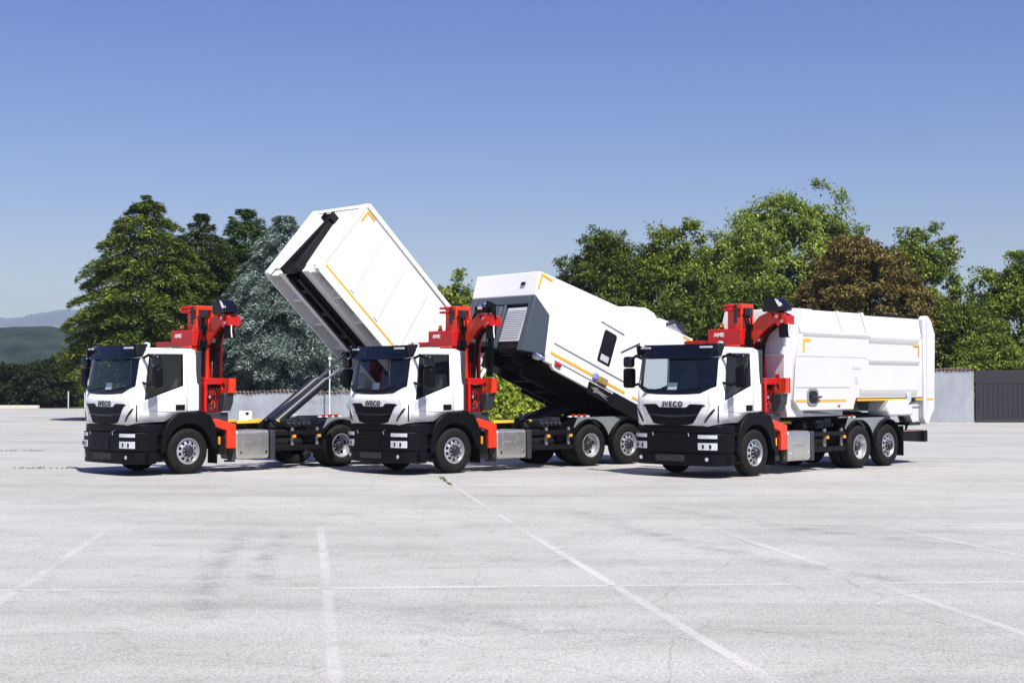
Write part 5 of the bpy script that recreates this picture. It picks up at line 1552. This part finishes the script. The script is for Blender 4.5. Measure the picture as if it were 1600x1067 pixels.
# front hopper wall in folded bands, narrower than the side panels
fw = MB().prism([(-1.42, 1.30), (-1.24, 2.06), (-1.24, 2.08), (-1.30, 2.10), (-1.30, 2.74), (-1.26, 2.76), (-1.30, 3.30), (-1.50, 3.82), (-2.1, 3.82), (-2.1, 1.30)], 'y', -0.72, W3 - 0.10)
fw.build('front_wall', 'grey_white_paint', b3, bevel=0.012)
for z_ in (2.09, 2.74):
    MB().box(-1.30, -1.225, -0.74, W3 - 0.08, z_, z_ + 0.05).build('front_rib', 'grey_white_paint', b3, bevel=0.015)
MB().prism([(-1.42, 1.50), (-1.85, 1.30), (-4.0, 1.30), (-4.0, 1.44), (-1.45, 1.44)], 'y', -1.0, 1.0).build('sump', 'shade_trim_grey', b3, bevel=0.02)
# upper works leaning inwards, three bays, then the lower rear roof
def lean(x0, x1, z0, z1, y0, y1, name, step=0.0):
    V = []
    for s in (1, -1):
        k = 0 if s > 0 else 0.34
        V += [(x0, s * y0, z0), (x1, s * y0, z0), (x1 , s * (y1 - k), z1), (x0 , s * (y1 - k), z1)]
    return MB().add(V, [(0, 1, 2, 3), (4, 7, 6, 5), (0, 3, 7, 4), (1, 5, 6, 2), (3, 2, 6, 7), (0, 4, 5, 1)]).build(name, 'grey_white_paint', b3, bevel=0.015)
lean(-1.90, -2.60, 3.265, 3.86, W3 - 0.01, W3 - 0.20, 'upper_panel')
lean(-2.605, -3.80, 3.265, 3.84, W3 - 0.03, W3 - 0.22, 'upper_panel')
lean(-3.805, -4.85, 3.265, 3.84, W3 - 0.03, W3 - 0.22, 'upper_panel')
lean(-4.86, -7.60, 3.265, 3.78, W3 - 0.01, W3 - 0.10, 'upper_panel')
for x_ in (-2.55, -3.76, -4.90):
    V = []
    for (yy, zz) in ((W3 + 0.02, 3.25), (W3 - 0.17, 3.855)):
        V += [(x_ - 0.05, yy, zz), (x_ + 0.05, yy, zz), (x_ + 0.05, yy - 0.08, zz), (x_ - 0.05, yy - 0.08, zz)]
    MB().add(V, [(0, 1, 5, 4), (1, 2, 6, 5), (2, 3, 7, 6), (3, 0, 4, 7), (4, 5, 6, 7), (0, 3, 2, 1)]).build('upper_rib', 'grey_white_paint', b3, bevel=0.01)
for s in (1, -1):
    def bead(x0, x1, z_, name='side_rib', d=0.055, h1=0.03, h2=0.11):
        MB().prism([(s * W3, z_ - h2), (s * (W3 + d), z_ - 0.01), (s * (W3 + d), z_ + h1), (s * W3, z_ + h1 + 0.02)], 'x', x0, x1).build(name, 'grey_white_paint', b3, bevel=0.008)
    bead(-4.84, -1.92, 3.27, 'shoulder_fold'); bead(-7.35, -4.90, 3.22, 'shoulder_fold', 0.06, 0.04, 0.14)
    bead(-7.40, -4.90, 2.66); bead(-3.95, -1.62, 2.01, 'side_rib', 0.03, 0.02, 0.06); bead(-7.25, -4.45, 1.93, 'side_rib', 0.07, 0.03, 0.17)
    bead(-4.80, -1.70, 2.72, 'side_crease', 0.012, 0.01, 0.05)
    # front side cheek standing proud
    MB().prism([(-1.52, 1.70), (-1.62, 2.60), (-1.86, 3.24), (-4.84, 3.24), (-4.84, 2.85), (-4.2, 1.9), (-4.15, 1.46), (-1.78, 1.46)], 'y', s * W3, s * (W3 + 0.012)).build('side_cheek', 'grey_white_paint', b3, bevel=0.006)
    for (x0, x1) in ((-3.80, -1.60), (-6.95, -4.30), (-7.60, -7.20), (-8.12, -7.78)):
        MB().box(x0, x1, s * (W3 + 0.014), s * (W3 + 0.020) if x0 > -7.7 else s * (W3 + 0.032), 1.655, 1.705).build('yellow_stripe', 'yellow_tape', b3)
    # deep tailgate frame
    MB().prism([(-7.62, 1.20), (-7.62, 3.78), (-7.74, 3.87), (-7.90, 3.87), (-8.06, 3.74), (-8.26, 3.40), (-8.20, 1.40), (-8.02, 1.24), (-7.9, 1.02), (-7.74, 1.02)], 'y', s * (W3 - 0.14), s * (W3 + 0.026)).build('tailgate_post', 'grey_white_paint', b3, bevel=0.02)
    MB().box(-7.80, -7.775, s * (W3 + 0.027), s * (W3 + 0.032), 1.35, 3.72).build('post_seam', 'shade_trim_grey', b3)
    # fender and ram under the tail
    MB().prism([(-6.98, 1.26), (-6.98, 1.60), (-6.82, 1.68), (-5.85, 1.68), (-5.75, 1.56), (-5.72, 1.38), (-5.80, 1.26)], 'y', s * 0.66, s * (W3 + 0.06)).build('fender_box', 'grey_white_paint', b3, bevel=0.05, seg=3)
    MB().prism([(-6.99, 1.50), (-7.62, 1.66), (-7.62, 1.10), (-7.3, 1.05)], 'y', s * 0.70, s * 1.08).build('tail_wedge', 'grey_white_paint', b3, bevel=0.015)
    MB().box(-7.62, -7.05, s * 0.72, s * 1.12, 1.0, 1.08).build('tail_recess', 'gloss_black', b3)
    MB().box(-6.92, -6.72, s * (W3 + 0.012), s * (W3 + 0.06), 1.62, 1.86).build('lamp_cover', 'shade_trim_grey', b3, bevel=0.03)
    MB().tube([(-6.90, s * 1.24, 1.60), (-6.65, s * 1.2, 1.52), (-6.5, s * 1.1, 1.44)], 0.045, 8).build('latch_arm', 'slate_grey', b3)
    MB().tube([(-6.75, s * 0.95, 1.36), (-6.95, s * 1.0, 1.15), (-7.12, s * 1.0, 0.98), (-7.05, s * 1.0, 0.86)], [0.05, 0.045, 0.04, 0.03], 8).build('tail_bracket', 'chassis_black', b3)
    hp = MB().prism([(-2.07, 1.90), (-2.16, 1.97), (-2.46, 1.97), (-2.55, 1.90), (-2.55, 1.64), (-2.46, 1.56), (-2.16, 1.56), (-2.07, 1.64)], 'y', s * (W3 + 0.012), s * (W3 + 0.035)).build('service_port', 'galvanised', b3, bevel=0.01)
    MB().prism([(-2.13, 1.86), (-2.20, 1.91), (-2.42, 1.91), (-2.49, 1.86), (-2.49, 1.70), (-2.42, 1.62), (-2.20, 1.62), (-2.13, 1.70)], 'y', s * (W3 + 0.036), s * (W3 + 0.04)).build('port_recess', 'gloss_black', hp)
    MB().tube([(-2.2, s * (W3 + 0.06), 1.78), (-2.42, s * (W3 + 0.10), 1.76), (-2.62, s * (W3 + 0.06), 1.77)], 0.025, 7).build('port_coupling', 'hub_grey', hp)
    MB().box(-4.50, -4.10, s * (W3 + 0.012), s * (W3 + 0.018), 2.44, 2.50).build('small_label', 'shade_trim_grey', b3)
    MB().box(-4.36, -4.22, s * (W3 + 0.012), s * (W3 + 0.018), 2.10, 2.24).build('warning_label', 'shade_trim_grey', b3)
    MB().box(-3.42, -3.52, s * (W3 + 0.013), s * (W3 + 0.03), 1.53, 1.57).build('red_marker', 'red_lens', b3)
    hatch_mark(b3, -1.92, 3.14, W3 * s + (0.014 if s > 0 else -0.020), -1, 0.32, 0.07)
    hatch_mark(b3, -7.42, 3.10, W3 * s + (0.014 if s > 0 else -0.020), 1, 0.30, 0.045)
MB().box(-8.2, -7.62, -W3 + 0.145, W3 - 0.145, 1.35, 3.72).build('tailgate', 'grey_white_paint', b3, bevel=0.02)
MB().tube([(-5.9, 0.86, 3.79), (-6.3, 0.92, 3.85), (-7.0, 0.92, 3.82)], 0.04, 8).box(-6.9, -5.8, 0.70, 0.80, 3.783, 3.82).build('roof_hose', 'black_plastic', b3)
for (y_, z_, mt) in ((0.86, 2.20, 'red_lens'), (0.40, 2.16, 'yellow_tape')):
    MB().box(-1.292, -1.285, y_, y_ + 0.12, z_, z_ + 0.10).build('front_sticker', mt, b3)

# ------------------------------------------------------------------ haze: the air between here and the hills
hzm, ht, hb0 = nodemat('haze_air')
ht.nodes.remove(hb0)
pv = ht.nodes.new('ShaderNodeVolumePrincipled')
pv.inputs['Color'].default_value = (0.62, 0.74, 0.98, 1)
pv.inputs['Density'].default_value = 0.00015
ht.links.new(pv.outputs[0], ht.nodes['Material Output'].inputs['Volume'])
hbx = MB().box(-6200, 6200, -80, 5400, -1.3, 230).build('haze', 'haze_air')
tag(hbx, 'thin bluish summer haze over the whole scene', 'haze', kind='stuff')
